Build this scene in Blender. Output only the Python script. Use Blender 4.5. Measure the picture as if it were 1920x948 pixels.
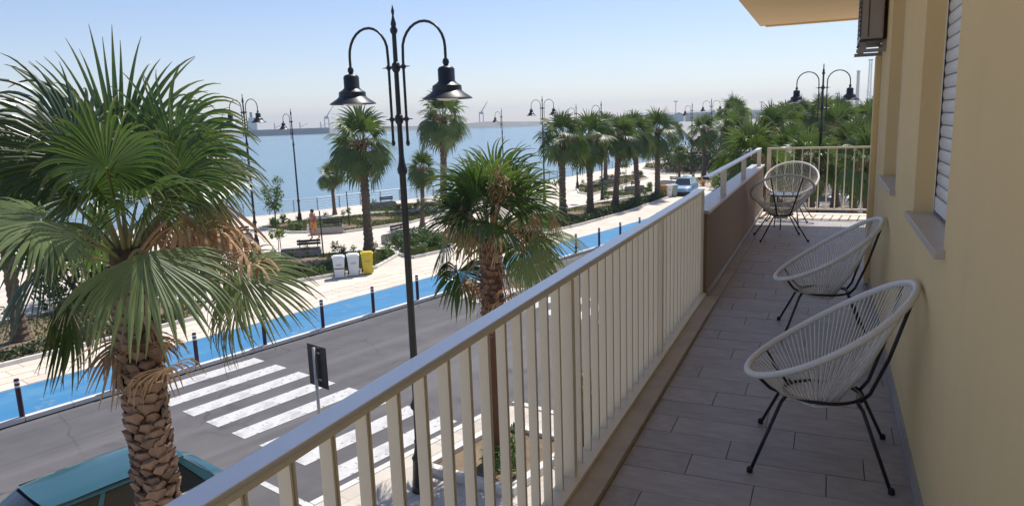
import bpy, bmesh, math, random
from mathutils import Vector, Matrix, Euler
R = math.radians
sc = bpy.context.scene
for o in list(bpy.data.objects): bpy.data.objects.remove(o)

# ------------------------------------------------------------------ camera
CAM = Vector((0, 0, 6.3)); F = 1340.3; YAW = R(-23.91); PIT = R(-10.42); ROL = R(-1.97)
fw = Vector((math.sin(YAW)*math.cos(PIT), math.cos(YAW)*math.cos(PIT), math.sin(PIT)))
rt0 = Vector((math.cos(YAW), -math.sin(YAW), 0)); up0 = rt0.cross(fw)
rt = rt0*math.cos(ROL)+up0*math.sin(ROL); up = -rt0*math.sin(ROL)+up0*math.cos(ROL)
cd = bpy.data.cameras.new('camera'); cam = bpy.data.objects.new('camera', cd); sc.collection.objects.link(cam)
cam.matrix_world = Matrix(((rt.x, up.x, -fw.x, CAM.x), (rt.y, up.y, -fw.y, CAM.y), (rt.z, up.z, -fw.z, CAM.z), (0, 0, 0, 1)))
cd.sensor_fit = 'HORIZONTAL'; cd.sensor_width = 36; cd.lens = 36*F/1920
cd.clip_start = .05; cd.clip_end = 30000
sc.camera = cam

# ------------------------------------------------------------------ world and sun
SUN_EL = R(60); SUN_AZ = R(6)          # azimuth from +Y towards +X
w = bpy.data.worlds.new('World'); sc.world = w; w.use_nodes = True
nt = w.node_tree; bgn = nt.nodes['Background']
sky = nt.nodes.new('ShaderNodeTexSky'); sky.sky_type = 'NISHITA'; sky.sun_disc = False
sky.sun_elevation = SUN_EL; sky.sun_rotation = SUN_AZ
sky.altitude = 0; sky.air_density = 1.0; sky.dust_density = 0.25; sky.ozone_density = 3.0
tint = nt.nodes.new('ShaderNodeMix'); tint.data_type = 'RGBA'; tint.blend_type = 'MULTIPLY'; tint.inputs['Factor'].default_value = 1
tint.inputs['B'].default_value = (.96, .875, .925, 1)      # white balance of the whole sky, the same in every direction
nt.links.new(sky.outputs[0], tint.inputs['A']); nt.links.new(tint.outputs['Result'], bgn.inputs[0]); bgn.inputs[1].default_value = 0.112
sl = bpy.data.lights.new('sun', 'SUN'); sl.energy = 4.0; sl.angle = R(.53); sl.color = (1, .95, .88)
so = bpy.data.objects.new('sun', sl); sc.collection.objects.link(so)
sv = Vector((math.sin(SUN_AZ)*math.cos(SUN_EL), math.cos(SUN_AZ)*math.cos(SUN_EL), math.sin(SUN_EL)))
so.rotation_euler = (-sv).to_track_quat('-Z', 'Y').to_euler(); so.location = (0, 0, 40)
sc.view_settings.view_transform = 'Standard'; sc.view_settings.look = 'None'
sc.view_settings.gamma = 1; sc.view_settings.exposure = 0.4; sc.view_settings.use_curve_mapping = False
cy = sc.cycles; cy.max_bounces = 8; cy.transparent_max_bounces = 12; cy.volume_bounces = 0
cy.use_denoising = True

# ------------------------------------------------------------------ helpers
C = sc.collection
RA = R(14.7); D = Vector((math.sin(RA), math.cos(RA), 0)); N = Vector((math.cos(RA), -math.sin(RA), 0))
RZ = -RA                                # rotation that turns local +Y onto the road direction
def ST(s, t, z=0): return D*s+N*t+Vector((0, 0, z))
def at(x, y, z=0):
    d = rt*((x-960)/F)-up*((y-474)/F)+fw
    return CAM+d*((z-CAM.z)/d.z)
rng = random.Random(7)

class MB:
    def __init__(s): s.v = []; s.f = []; s.m = []; s.u = []
    def vert(s, p, u=0.): s.v.append(tuple(p)); s.u.append(u); return len(s.v)-1
    def face(s, ids, m=0): s.f.append(tuple(ids)); s.m.append(m)
    def box(s, x0, x1, y0, y1, z0, z1, m=0, M=None):
        n = len(s.v)
        for z in (z0, z1):
            for (x, y) in ((x0, y0), (x1, y0), (x1, y1), (x0, y1)):
                p = Vector((x, y, z)); s.vert(M @ p if M else p)
        for f in ((0, 3, 2, 1), (4, 5, 6, 7), (0, 1, 5, 4), (1, 2, 6, 5), (2, 3, 7, 6), (3, 0, 4, 7)): s.face([n+i for i in f], m)
        return s
    def tube(s, pts, rad, sides=8, m=0, cap=True, closed=False):
        pts = [Vector(p) for p in pts]; k = len(pts); rad = rad if isinstance(rad, (list, tuple)) else [rad]*k
        rings = []; ref = None
        for i, p in enumerate(pts):
            a = pts[(i-1) % k] if (closed or i > 0) else p; b = pts[(i+1) % k] if (closed or i < k-1) else p
            t = (b-a).normalized()
            if ref is None: ref = Vector((0, 0, 1)) if abs(t.z) < .9 else Vector((1, 0, 0))
            x = (ref-t*ref.dot(t))
            x = x.normalized() if x.length > 1e-5 else t.orthogonal().normalized()
            ref = x; y = t.cross(x)
            rings.append([s.vert(p+(x*math.cos(2*math.pi*j/sides)+y*math.sin(2*math.pi*j/sides))*rad[i]) for j in range(sides)])
        for i in range(k if closed else k-1):
            a = rings[i]; b = rings[(i+1) % k]
            for j in range(sides): s.face((a[j], a[(j+1) % sides], b[(j+1) % sides], b[j]), m)
        if cap and not closed:
            s.face(rings[0][::-1], m); s.face(rings[-1], m)
        return s
    def lathe(s, prof, sides=16, m=0, c=(0, 0, 0)):
        rings = []
        for (r_, z) in prof:
            rings.append([s.vert((c[0]+r_*math.cos(2*math.pi*j/sides), c[1]+r_*math.sin(2*math.pi*j/sides), c[2]+z)) for j in range(sides)])
        for a, b in zip(rings[:-1], rings[1:]):
            for j in range(sides): s.face((a[j], a[(j+1) % sides], b[(j+1) % sides], b[j]), m)
        s.face(rings[0][::-1], m); s.face(rings[-1], m)
        return s
    def prism(s, poly, z0, z1, m=0):
        n = len(poly); a = [s.vert((p[0], p[1], z0)) for p in poly]; b = [s.vert((p[0], p[1], z1)) for p in poly]
        area = sum(poly[i][0]*poly[(i+1) % n][1]-poly[(i+1) % n][0]*poly[i][1] for i in range(n))
        if area < 0: a.reverse(); b.reverse()
        s.face(b, m); s.face(a[::-1], m)
        for i in range(n): s.face((a[i], a[(i+1) % n], b[(i+1) % n], b[i]), m)
        return s
    def mesh(s, name, mats, smooth=False, attr=False):
        me = bpy.data.meshes.new(name); me.from_pydata(s.v, [], s.f)
        for mt in (mats if isinstance(mats, (list, tuple)) else [mats]): me.materials.append(mt)
        if any(s.m): me.polygons.foreach_set('material_index', s.m)
        if smooth: me.polygons.foreach_set('use_smooth', [True]*len(s.f))
        if attr:
            at_ = me.attributes.new('tip', 'FLOAT', 'POINT'); at_.data.foreach_set('value', s.u)
        me.update(); return me
    def build(s, name, mats, parent=None, loc=None, smooth=False, attr=False, rz=0):
        return link(name, s.mesh(name, mats, smooth, attr), parent, loc, rz)
def link(name, me, parent=None, loc=None, rz=0):
    o = bpy.data.objects.new(name, me); C.objects.link(o)
    if parent: o.parent = parent
    if loc is not None: o.location = loc
    if rz: o.rotation_euler = (0, 0, rz)
    return o
def smooth_edges(o, ang=35):
    me = o.data
    me.polygons.foreach_set('use_smooth', [True]*len(me.polygons))
    bm = bmesh.new(); bm.from_mesh(me)
    for e in bm.edges: e.smooth = not (len(e.link_faces) == 2 and e.calc_face_angle(0) > R(ang))
    bm.to_mesh(me); bm.free(); return o
def bevel(o, wd=.01, seg=2):
    bm = bmesh.new(); bm.from_mesh(o.data)
    bmesh.ops.bevel(bm, geom=[e for e in bm.edges if e.calc_face_angle(0) > R(30)], offset=wd, segments=seg, affect='EDGES', profile=.6)
    bm.to_mesh(o.data); bm.free(); return o
def thing(name, label, cat, loc=(0, 0, 0), rz=0, group=None):
    o = bpy.data.objects.new(name, None); C.objects.link(o); o.location = loc; o.rotation_euler = (0, 0, rz); o.empty_display_size = .2
    return tag(o, label, cat, group)
def tag(o, label, cat, group=None):
    o['label'] = label; o['category'] = cat
    if group: o['group'] = group
    return o
def struct(o, kind='structure'): o['kind'] = kind; return o
KIDS = {}
def copy_tree(o, loc=None, rz=None, label=None, group=None, scale=None, parent=None):
    c = o.copy(); C.objects.link(c)
    if parent: c.parent = parent
    if loc is not None: c.location = loc
    if rz is not None: c.rotation_euler = (0, 0, rz)
    if scale: c.scale = (scale,)*3 if not isinstance(scale, tuple) else scale
    if label: c['label'] = label
    if group: c['group'] = group
    if o.name not in KIDS: KIDS[o.name] = list(o.children)
    for ch in KIDS[o.name]: copy_tree(ch, parent=c)
    return c

# ------------------------------------------------------------------ materials
def mat(name, col, rough=.6, metal=0., spec=.5, noise=0., nscale=6., bump=0., bscale=60., col2=None, rand=0., detail=6., transl=0., coat=0., stretch=None, bdist=.01, tipcol=None, trans=0., alpha=1.):
    m = bpy.data.materials.new(name); m.use_nodes = True; t = m.node_tree; n = t.nodes; L = t.links.new
    b = n['Principled BSDF']; out = n['Material Output']
    b.inputs['Roughness'].default_value = rough; b.inputs['Metallic'].default_value = metal
    b.inputs['Specular IOR Level'].default_value = spec; b.inputs['Coat Weight'].default_value = coat
    b.inputs['Transmission Weight'].default_value = trans; b.inputs['Alpha'].default_value = alpha
    tc = n.new('ShaderNodeTexCoord'); vec = tc.outputs['Object']
    if stretch:
        mp = n.new('ShaderNodeMapping'); mp.inputs['Scale'].default_value = stretch; L(vec, mp.inputs[0]); vec = mp.outputs[0]
    cur = None
    c1 = (*col, 1)
    if noise or col2:
        nz = n.new('ShaderNodeTexNoise'); nz.inputs['Scale'].default_value = nscale; nz.inputs['Detail'].default_value = detail; nz.inputs['Roughness'].default_value = .6
        L(vec, nz.inputs['Vector'])
        rp = n.new('ShaderNodeValToRGB'); rp.color_ramp.elements[0].position = .3; rp.color_ramp.elements[1].position = .7
        c2 = (*col2, 1) if col2 else (*[min(1, x*(1+noise)) for x in col], 1)
        if not col2: c1 = (*[x*(1-noise) for x in col], 1)
        rp.color_ramp.elements[0].color = c1; rp.color_ramp.elements[1].color = c2
        L(nz.outputs['Fac'], rp.inputs[0]); cur = rp.outputs[0]
    if tipcol:
        a = n.new('ShaderNodeAttribute'); a.attribute_name = 'tip'
        mx = n.new('ShaderNodeMix'); mx.data_type = 'RGBA'; L(a.outputs['Fac'], mx.inputs['Factor'])
        if cur: L(cur, mx.inputs['A'])
        else: mx.inputs['A'].default_value = c1
        mx.inputs['B'].default_value = (*tipcol, 1); cur = mx.outputs['Result']
    if rand:
        oi = n.new('ShaderNodeObjectInfo'); mr = n.new('ShaderNodeMapRange'); mr.inputs['To Min'].default_value = 1-rand; mr.inputs['To Max'].default_value = 1+rand
        L(oi.outputs['Random'], mr.inputs['Value'])
        hs = n.new('ShaderNodeHueSaturation'); L(mr.outputs[0], hs.inputs['Value'])
        if cur: L(cur, hs.inputs['Color'])
        else: hs.inputs['Color'].default_value = c1
        cur = hs.outputs[0]
    if cur: L(cur, b.inputs['Base Color'])
    else: b.inputs['Base Color'].default_value = c1
    if bump:
        bz = n.new('ShaderNodeTexNoise'); bz.inputs['Scale'].default_value = bscale; bz.inputs['Detail'].default_value = 5; L(vec, bz.inputs['Vector'])
        bp = n.new('ShaderNodeBump'); bp.inputs['Strength'].default_value = bump; bp.inputs['Distance'].default_value = bdist
        L(bz.outputs['Fac'], bp.inputs['Height']); L(bp.outputs[0], b.inputs['Normal'])
    if transl:
        tr = n.new('ShaderNodeBsdfTranslucent'); ms = n.new('ShaderNodeMixShader'); ms.inputs[0].default_value = transl
        br = n.new('ShaderNodeHueSaturation'); br.inputs['Value'].default_value = 1.9; br.inputs['Saturation'].default_value = 1.1; br.inputs['Hue'].default_value = .485
        if cur: L(cur, br.inputs['Color'])
        else: br.inputs['Color'].default_value = c1
        L(br.outputs[0], tr.inputs[0]); L(b.outputs[0], ms.inputs[1]); L(tr.outputs[0], ms.inputs[2]); L(ms.outputs[0], out.inputs[0])
    return m
def mix_spots(m, col, scale, lo, hi, detail=3, rough=None):
    """stains: a second noise mixes another colour over the base colour"""
    t = m.node_tree; n = t.nodes; b = n['Principled BSDF']; src = b.inputs['Base Color'].links[0].from_socket if b.inputs['Base Color'].links else None
    tc = n.new('ShaderNodeTexCoord'); nz = n.new('ShaderNodeTexNoise'); nz.inputs['Scale'].default_value = scale; nz.inputs['Detail'].default_value = detail
    t.links.new(tc.outputs['Object'], nz.inputs['Vector'])
    mr = n.new('ShaderNodeMapRange'); mr.inputs['From Min'].default_value = lo; mr.inputs['From Max'].default_value = hi; t.links.new(nz.outputs['Fac'], mr.inputs['Value'])
    mx = n.new('ShaderNodeMix'); mx.data_type = 'RGBA'; t.links.new(mr.outputs[0], mx.inputs['Factor'])
    if src: t.links.new(src, mx.inputs['A'])
    else: mx.inputs['A'].default_value = b.inputs['Base Color'].default_value
    mx.inputs['B'].default_value = (*col, 1); t.links.new(mx.outputs['Result'], b.inputs['Base Color'])
    return m
M = {}
M['asphalt'] = mix_spots(mat('asphalt', (.105, .10, .103), .9, noise=.16, nscale=1.2, bump=.5, bscale=180, bdist=.004), (.15, .14, .135), .22, .48, .72)
mix_spots(M['asphalt'], (.07, .068, .07), .9, .62, .74, 5)
M['paint'] = mix_spots(mix_spots(mat('road_paint', (.58, .57, .55), .75, noise=.08, nscale=6, bump=.3, bscale=180, bdist=.003), (.38, .37, .365), 2.2, .48, .70, 9), (.17, .165, .165), 7, .60, .68, 10)
def streaks(m, col, amount, scale=(3.2, .05, 1), lo=.5, hi=.7):
    """wear running along the road"""
    t = m.node_tree; n = t.nodes; b = n['Principled BSDF']; src = b.inputs['Base Color'].links[0].from_socket
    tc = n.new('ShaderNodeTexCoord'); mp = n.new('ShaderNodeMapping'); mp.inputs['Rotation'].default_value = (0, 0, RA); mp2 = n.new('ShaderNodeMapping'); mp2.inputs['Scale'].default_value = scale
    t.links.new(tc.outputs['Object'], mp.inputs[0]); t.links.new(mp.outputs[0], mp2.inputs[0])
    nz = n.new('ShaderNodeTexNoise'); nz.inputs['Scale'].default_value = .35; nz.inputs['Detail'].default_value = 6; t.links.new(mp2.outputs[0], nz.inputs['Vector'])
    mr = n.new('ShaderNodeMapRange'); mr.inputs['From Min'].default_value = lo; mr.inputs['From Max'].default_value = hi; mr.inputs['To Max'].default_value = amount; t.links.new(nz.outputs['Fac'], mr.inputs['Value'])
    mx = n.new('ShaderNodeMix'); mx.data_type = 'RGBA'; t.links.new(mr.outputs[0], mx.inputs['Factor']); t.links.new(src, mx.inputs['A']); mx.inputs['B'].default_value = (*col, 1); t.links.new(mx.outputs['Result'], b.inputs['Base Color'])
def cracks(m, col, scale, width, amount):
    """thin crooked cracks, broken up by a mask"""
    t = m.node_tree; n = t.nodes; L = t.links.new; b = n['Principled BSDF']; src = b.inputs['Base Color'].links[0].from_socket
    tc = n.new('ShaderNodeTexCoord'); nz = n.new('ShaderNodeTexNoise'); nz.inputs['Scale'].default_value = 1.3; nz.inputs['Detail'].default_value = 6; L(tc.outputs['Object'], nz.inputs['Vector'])
    ad = n.new('ShaderNodeMix'); ad.data_type = 'VECTOR'; ad.inputs['Factor'].default_value = .45; L(tc.outputs['Object'], ad.inputs['A']); L(nz.outputs['Color'], ad.inputs['B'])
    vo = n.new('ShaderNodeTexVoronoi'); vo.feature = 'DISTANCE_TO_EDGE'; vo.inputs['Scale'].default_value = scale; L(ad.outputs['Result'], vo.inputs['Vector'])
    mr = n.new('ShaderNodeMapRange'); mr.inputs['From Min'].default_value = 0; mr.inputs['From Max'].default_value = width; mr.inputs['To Min'].default_value = amount; mr.inputs['To Max'].default_value = 0; L(vo.outputs['Distance'], mr.inputs['Value'])
    mk = n.new('ShaderNodeTexNoise'); mk.inputs['Scale'].default_value = .3; L(tc.outputs['Object'], mk.inputs['Vector']); m2 = n.new('ShaderNodeMapRange'); m2.inputs['From Min'].default_value = .45; m2.inputs['From Max'].default_value = .6; L(mk.outputs['Fac'], m2.inputs['Value'])
    mu = n.new('ShaderNodeMath'); mu.operation = 'MULTIPLY'; L(mr.outputs[0], mu.inputs[0]); L(m2.outputs[0], mu.inputs[1])
    mx = n.new('ShaderNodeMix'); mx.data_type = 'RGBA'; L(mu.outputs[0], mx.inputs['Factor']); L(src, mx.inputs['A']); mx.inputs['B'].default_value = (*col, 1); L(mx.outputs['Result'], b.inputs['Base Color'])
cracks(M['asphalt'], (.04, .038, .038), .55, .012, .8)
streaks(M['asphalt'], (.165, .158, .155), .75); streaks(M['asphalt'], (.07, .067, .068), .7, (5, .08, 1), .55, .72)
M['blue'] = mix_spots(mat('blue_lane', (.035, .195, .385), .75, noise=.05, nscale=2, bump=.3, bscale=200, bdist=.003), (.065, .235, .41), 1.1, .5, .75, 6)
streaks(M['blue'], (.12, .29, .44), .55, (4, .25, 1), .5, .72); mix_spots(M['blue'], (.16, .26, .34), 3.5, .60, .74, 9)
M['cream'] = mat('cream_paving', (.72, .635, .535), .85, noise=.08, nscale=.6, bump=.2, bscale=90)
M['slab'] = mat('paving_slab', (.70, .61, .50), .85, noise=.06, nscale=3, bump=.2, bscale=90, rand=.10)
M['kerb'] = mat('kerb_stone', (.68, .65, .60), .8, noise=.10, nscale=5, bump=.3, bscale=90, rand=.08)
M['nearpave'] = mat('near_paving', (.60, .54, .46), .85, noise=.10, nscale=1.5, bump=.3, bscale=60)
M['soil'] = mat('soil', (.15, .105, .065), .95, col2=(.27, .20, .13), nscale=2.5, bump=.8, bscale=25, bdist=.03)
M['grass'] = mat('grass', (.06, .095, .022), .7, col2=(.13, .15, .05), nscale=2., transl=.25)
M['concrete'] = mat('concrete', (.33, .31, .28), .85, noise=.12, nscale=4, bump=.3, bscale=60)
M['dkwood'] = mat('dark_wood', (.022, .02, .02), .5, noise=.2, nscale=20)
M['wall'] = mix_spots(mat('beige_plaster', (.77, .575, .29), .9, noise=.035, nscale=1.3, bump=.35, bscale=160, bdist=.004), (.745, .55, .27), .8, .45, .8, 8)
mix_spots(M['wall'], (.755, .565, .272), 3.5, .55, .8, 10)
def runs(m, col, amount):
    """faint vertical rain marks on a wall"""
    t = m.node_tree; n = t.nodes; b = n['Principled BSDF']; src = b.inputs['Base Color'].links[0].from_socket
    tc = n.new('ShaderNodeTexCoord'); mp = n.new('ShaderNodeMapping'); mp.inputs['Scale'].default_value = (5, 5, .35); t.links.new(tc.outputs['Object'], mp.inputs[0])
    nz = n.new('ShaderNodeTexNoise'); nz.inputs['Scale'].default_value = 1.1; nz.inputs['Detail'].default_value = 8; t.links.new(mp.outputs[0], nz.inputs['Vector'])
    mr = n.new('ShaderNodeMapRange'); mr.inputs['From Min'].default_value = .5; mr.inputs['From Max'].default_value = .78; mr.inputs['To Max'].default_value = amount; t.links.new(nz.outputs['Fac'], mr.inputs['Value'])
    mx = n.new('ShaderNodeMix'); mx.data_type = 'RGBA'; t.links.new(mr.outputs[0], mx.inputs['Factor']); t.links.new(src, mx.inputs['A']); mx.inputs['B'].default_value = (*col, 1); t.links.new(mx.outputs['Result'], b.inputs['Base Color'])
runs(M['wall'], (.60, .455, .25), .16)
M['soffit'] = mat('soffit_paint', (.76, .56, .31), .9, noise=.03, nscale=1.5, bump=.2, bscale=120, bdist=.004)
M['parapet'] = mat('parapet_plaster', (.27, .195, .14), .9, noise=.05, nscale=2, bump=.3, bscale=140, bdist=.004)
M['marble'] = mat('sill_marble', (.50, .45, .41), .35, noise=.06, nscale=8, detail=8)
M['ledge'] = mix_spots(mat('ledge_travertine', (.40, .325, .24), .55, noise=.14, nscale=6, detail=8, bump=.2, bscale=40, bdist=.004), (.28, .22, .16), 3, .55, .75, 6)
M['tile'] = mix_spots(mat('floor_tile', (.325, .30, .287), .5, noise=.17, nscale=5, rand=.07, detail=9, stretch=(1, 4, 1), bump=.12, bscale=50, bdist=.004), (.42, .375, .34), 1.6, .5, .75, 7)
M['grout'] = mat('grout', (.10, .09, .08), .95)
M['rail'] = mat('cream_metal', (.72, .655, .52), .42, noise=.02, nscale=10)
M['railtop'] = mat('handrail_metal', (.76, .74, .71), .34, metal=.55, noise=.03, nscale=6)
M['steel'] = mat('galvanised', (.45, .45, .45), .4, metal=.7, noise=.1, nscale=12)
M['fence'] = mat('fence_steel', (.30, .32, .34), .45, metal=.4)
M['black'] = mat('black_metal', (.012, .012, .014), .38, noise=.3, nscale=30)
M['lampblk'] = mat('lamp_black', (.014, .015, .018), .42, noise=.25, nscale=14, bump=.15, bscale=120, bdist=.002)
M['bulbglass'] = mat('lamp_glass', (.8, .8, .78), .3)
M['maroon'] = mat('maroon_paint', (.055, .011, .03), .4, noise=.15, nscale=10)
M['white'] = mat('white_paint', (.78, .78, .76), .5, noise=.04, nscale=6)
M['shutter'] = mat('shutter_pvc', (.80, .80, .78), .45, noise=.02, nscale=5)
M['cord'] = mat('white_cord', (.78, .76, .70), .5, noise=.06, nscale=40)
M['rim'] = mat('rim_wrap', (.70, .69, .66), .5, noise=.05, nscale=80, bump=.7, bscale=240, bdist=.002)
M['glass'] = mat('dark_glass', (.012, .016, .018), .04, spec=.8, coat=.3)
M['tglass'] = mat('table_glass', (.05, .06, .07), .05, spec=.8)
M['teal'] = mix_spots(mat('teal_paint', (.022, .085, .105), .30, noise=.04, nscale=3, coat=.6), (.035, .10, .12), 2, .55, .8, 6)
M['carblue'] = mat('pale_blue_paint', (.22, .40, .60), .3, coat=.6)
M['rubber'] = mat('rubber', (.015, .015, .015), .8)
M['chrome'] = mat('alloy', (.5, .5, .5), .3, metal=.8)
M['redlamp'] = mat('red_lens', (.35, .02, .02), .2)
M['lens'] = mat('clear_lens', (.6, .6, .62), .12, spec=.8)
M['binw'] = mat('bin_pale', (.62, .66, .70), .5, noise=.05, nscale=6)
M['biny'] = mat('bin_yellow', (.66, .50, .03), .5, noise=.06, nscale=6)
M['bino'] = mat('bin_orange', (.42, .20, .03), .5, noise=.06, nscale=6)
M['bing'] = mat('bin_green', (.30, .36, .30), .5, noise=.06, nscale=6)
M['binprint'] = mat('bin_print', (.30, .31, .33), .5)
M['skin'] = mat('skin', (.30, .125, .075), .5, noise=.05, nscale=8)
M['hair'] = mat('hair', (.02, .014, .01), .6)
M['orange'] = mat('orange_cloth', (.55, .24, .07), .8, noise=.06, nscale=20)
M['towel'] = mat('white_cloth', (.75, .72, .68), .9, noise=.05, nscale=20)
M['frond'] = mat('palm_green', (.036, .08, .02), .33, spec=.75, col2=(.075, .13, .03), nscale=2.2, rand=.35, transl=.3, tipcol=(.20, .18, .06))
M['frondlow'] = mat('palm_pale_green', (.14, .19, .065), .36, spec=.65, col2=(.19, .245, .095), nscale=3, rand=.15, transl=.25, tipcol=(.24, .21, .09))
M['frondfar'] = mat('palm_green_far', (.05, .095, .022), .45, spec=.5, col2=(.105, .16, .04), nscale=2, rand=.3, transl=.25, tipcol=(.16, .155, .06))
M['petiole'] = mat('palm_stalk', (.11, .13, .035), .45, col2=(.20, .17, .06), nscale=4)
M['dead'] = mat('palm_dry', (.28, .175, .09), .85, col2=(.48, .34, .20), nscale=5, rand=.25, transl=.15)
M['boot'] = mat('palm_boot', (.17, .105, .07), .85, col2=(.30, .205, .14), nscale=9, rand=.28, bump=.6, bscale=50, bdist=.006, stretch=(1, 1, .4))
M['trunk'] = mat('palm_trunk', (.07, .045, .03), .95, col2=(.13, .085, .055), nscale=12, bump=.8, bscale=40, bdist=.01)
M['trunkred'] = mat('palm_trunk_red', (.11, .05, .03), .95, col2=(.19, .095, .06), nscale=22, bump=.9, bscale=50, bdist=.01, stretch=(2.5, 2.5, .5))
M['trunkfar'] = mat('palm_trunk_far', (.10, .07, .05), .95, col2=(.20, .145, .105), nscale=9, bump=.8, bscale=20, bdist=.03)
M['bark'] = mat('bark', (.10, .07, .045), .9, noise=.2, nscale=12, bump=.5, bscale=30)
M['leafd'] = mat('leaf_dark', (.026, .05, .015), .5, col2=(.05, .085, .022), nscale=3, rand=.15, transl=.15)
M['leafm'] = mat('leaf_mid', (.055, .105, .025), .5, col2=(.10, .165, .04), nscale=4, rand=.2, transl=.25)
M['leafl'] = mat('leaf_light', (.11, .17, .03), .55, col2=(.17, .22, .05), nscale=4, rand=.2, transl=.3)
M['dryplant'] = mat('dry_plant', (.36, .24, .14), .8, col2=(.45, .34, .2), nscale=5, transl=.15)
M['acgrey'] = mat('ac_casing', (.30, .265, .25), .45, noise=.05, nscale=4)
M['acdark'] = mat('ac_dark', (.03, .028, .03), .5)
M['rock'] = mat('breakwater_rock', (.20, .20, .19), .9, noise=.25, nscale=.05)
M['ship'] = mat('ship_hull', (.09, .11, .14), .6)
M['shipw'] = mat('ship_white', (.55, .55, .55), .6)
M['crane'] = mat('crane_steel', (.25, .27, .30), .6)
M['shed'] = mat('shed_wall', (.45, .45, .44), .8)

def paving_joints(m, bw, bh, joint, dark):
    """fine mortar joints in colour and relief for paving too far off to build slab by slab"""
    t = m.node_tree; n = t.nodes; L = t.links.new; b = n['Principled BSDF']; src = b.inputs['Base Color'].links[0].from_socket
    tc = n.new('ShaderNodeTexCoord'); mp = n.new('ShaderNodeMapping'); mp.inputs['Rotation'].default_value = (0, 0, RA+math.pi/2); L(tc.outputs['Object'], mp.inputs[0])
    bk = n.new('ShaderNodeTexBrick'); bk.inputs['Scale'].default_value = 1; bk.inputs['Brick Width'].default_value = bw; bk.inputs['Row Height'].default_value = bh; bk.inputs['Mortar Size'].default_value = joint
    bk.inputs['Color1'].default_value = (1, 1, 1, 1); bk.inputs['Color2'].default_value = (.88, .87, .86, 1); bk.inputs['Mortar'].default_value = (dark, dark, dark, 1)
    L(mp.outputs[0], bk.inputs['Vector'])
    mx = n.new('ShaderNodeMix'); mx.data_type = 'RGBA'; mx.blend_type = 'MULTIPLY'; mx.inputs['Factor'].default_value = 1
    L(src, mx.inputs['A']); L(bk.outputs['Color'], mx.inputs['B']); L(mx.outputs['Result'], b.inputs['Base Color'])
paving_joints(M['cream'], .9, .57, .012, .75); paving_joints(M['nearpave'], .6, .4, .012, .7)

# water
wm = bpy.data.materials.new('sea_water'); wm.use_nodes = True; t = wm.node_tree; b = t.nodes['Principled BSDF']
b.inputs['Base Color'].default_value = (.045, .13, .20, 1); b.inputs['Roughness'].default_value = .22; b.inputs['IOR'].default_value = 1.333
tc = t.nodes.new('ShaderNodeTexCoord'); mp = t.nodes.new('ShaderNodeMapping'); mp.inputs['Rotation'].default_value = (0, 0, R(-30)); mp.inputs['Scale'].default_value = (.5, 1.4, 1)
n1 = t.nodes.new('ShaderNodeTexNoise'); n1.inputs['Scale'].default_value = .5; n1.inputs['Detail'].default_value = 6
bp = t.nodes.new('ShaderNodeBump'); bp.inputs['Strength'].default_value = .35; bp.inputs['Distance'].default_value = .12
t.links.new(tc.outputs['Object'], mp.inputs[0]); t.links.new(mp.outputs[0], n1.inputs['Vector']); t.links.new(n1.outputs['Fac'], bp.inputs['Height']); t.links.new(bp.outputs[0], b.inputs['Normal'])
n2 = t.nodes.new('ShaderNodeTexNoise'); n2.inputs['Scale'].default_value = .012; n2.inputs['Detail'].default_value = 5; t.links.new(mp.outputs[0], n2.inputs['Vector'])
rp = t.nodes.new('ShaderNodeValToRGB'); rp.color_ramp.elements[0].color = (.085, .185, .26, 1); rp.color_ramp.elements[1].color = (.125, .235, .30, 1); t.links.new(n2.outputs['Fac'], rp.inputs[0]); t.links.new(rp.outputs[0], b.inputs['Base Color'])
M['sea'] = wm

# ------------------------------------------------------------------ setting: sea, land, road, lane, promenade
KZ = .12                                  # kerb height
FENCE = [(-70, -86), (-20, -62.5), (10, -53), (26.5, -48.1), (33.5, -45.9), (41, -44.8), (57, -42.9), (68, -44.4), (79, -45.8), (90, -47.5), (112, -52), (150, -66), (260, -120), (480, -230)]
def edge(s):                              # kerb curve: far side of the road bends away beyond s = 34
    return -18.2-(.006*(s-34)**2 if 34 < s < 60 else (.006*26**2+.312*(s-60) if s >= 60 else 0))
mb = MB(); mb.prism([(math.cos(a*math.pi/32)*3000, math.sin(a*math.pi/32)*3000) for a in range(64)], -2.6, -1.6)
struct(mb.build('sea', M['sea']))
land = [ST(s, t-.35) for s, t in FENCE]+[ST(700, -330), ST(1200, -400), ST(1200, 600), ST(-300, 600), ST(-300, -160)]
mb = MB(); mb.prism([(p.x, p.y) for p in land], -3, -.06); struct(mb.build('ground', M['concrete']))
mb = MB()
def sheet(mb, pts, z): mb.face([mb.vert((p.x, p.y, z)) for p in pts])
ss = [-80, -40, 0, 34, 38, 42, 46, 50, 55, 60, 80, 120]
sheet(mb, [ST(s, edge(s)+.02) for s in ss]+[ST(120, 40), ST(-80, 40)], 0); struct(mb.build('road', M['asphalt']))
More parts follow.
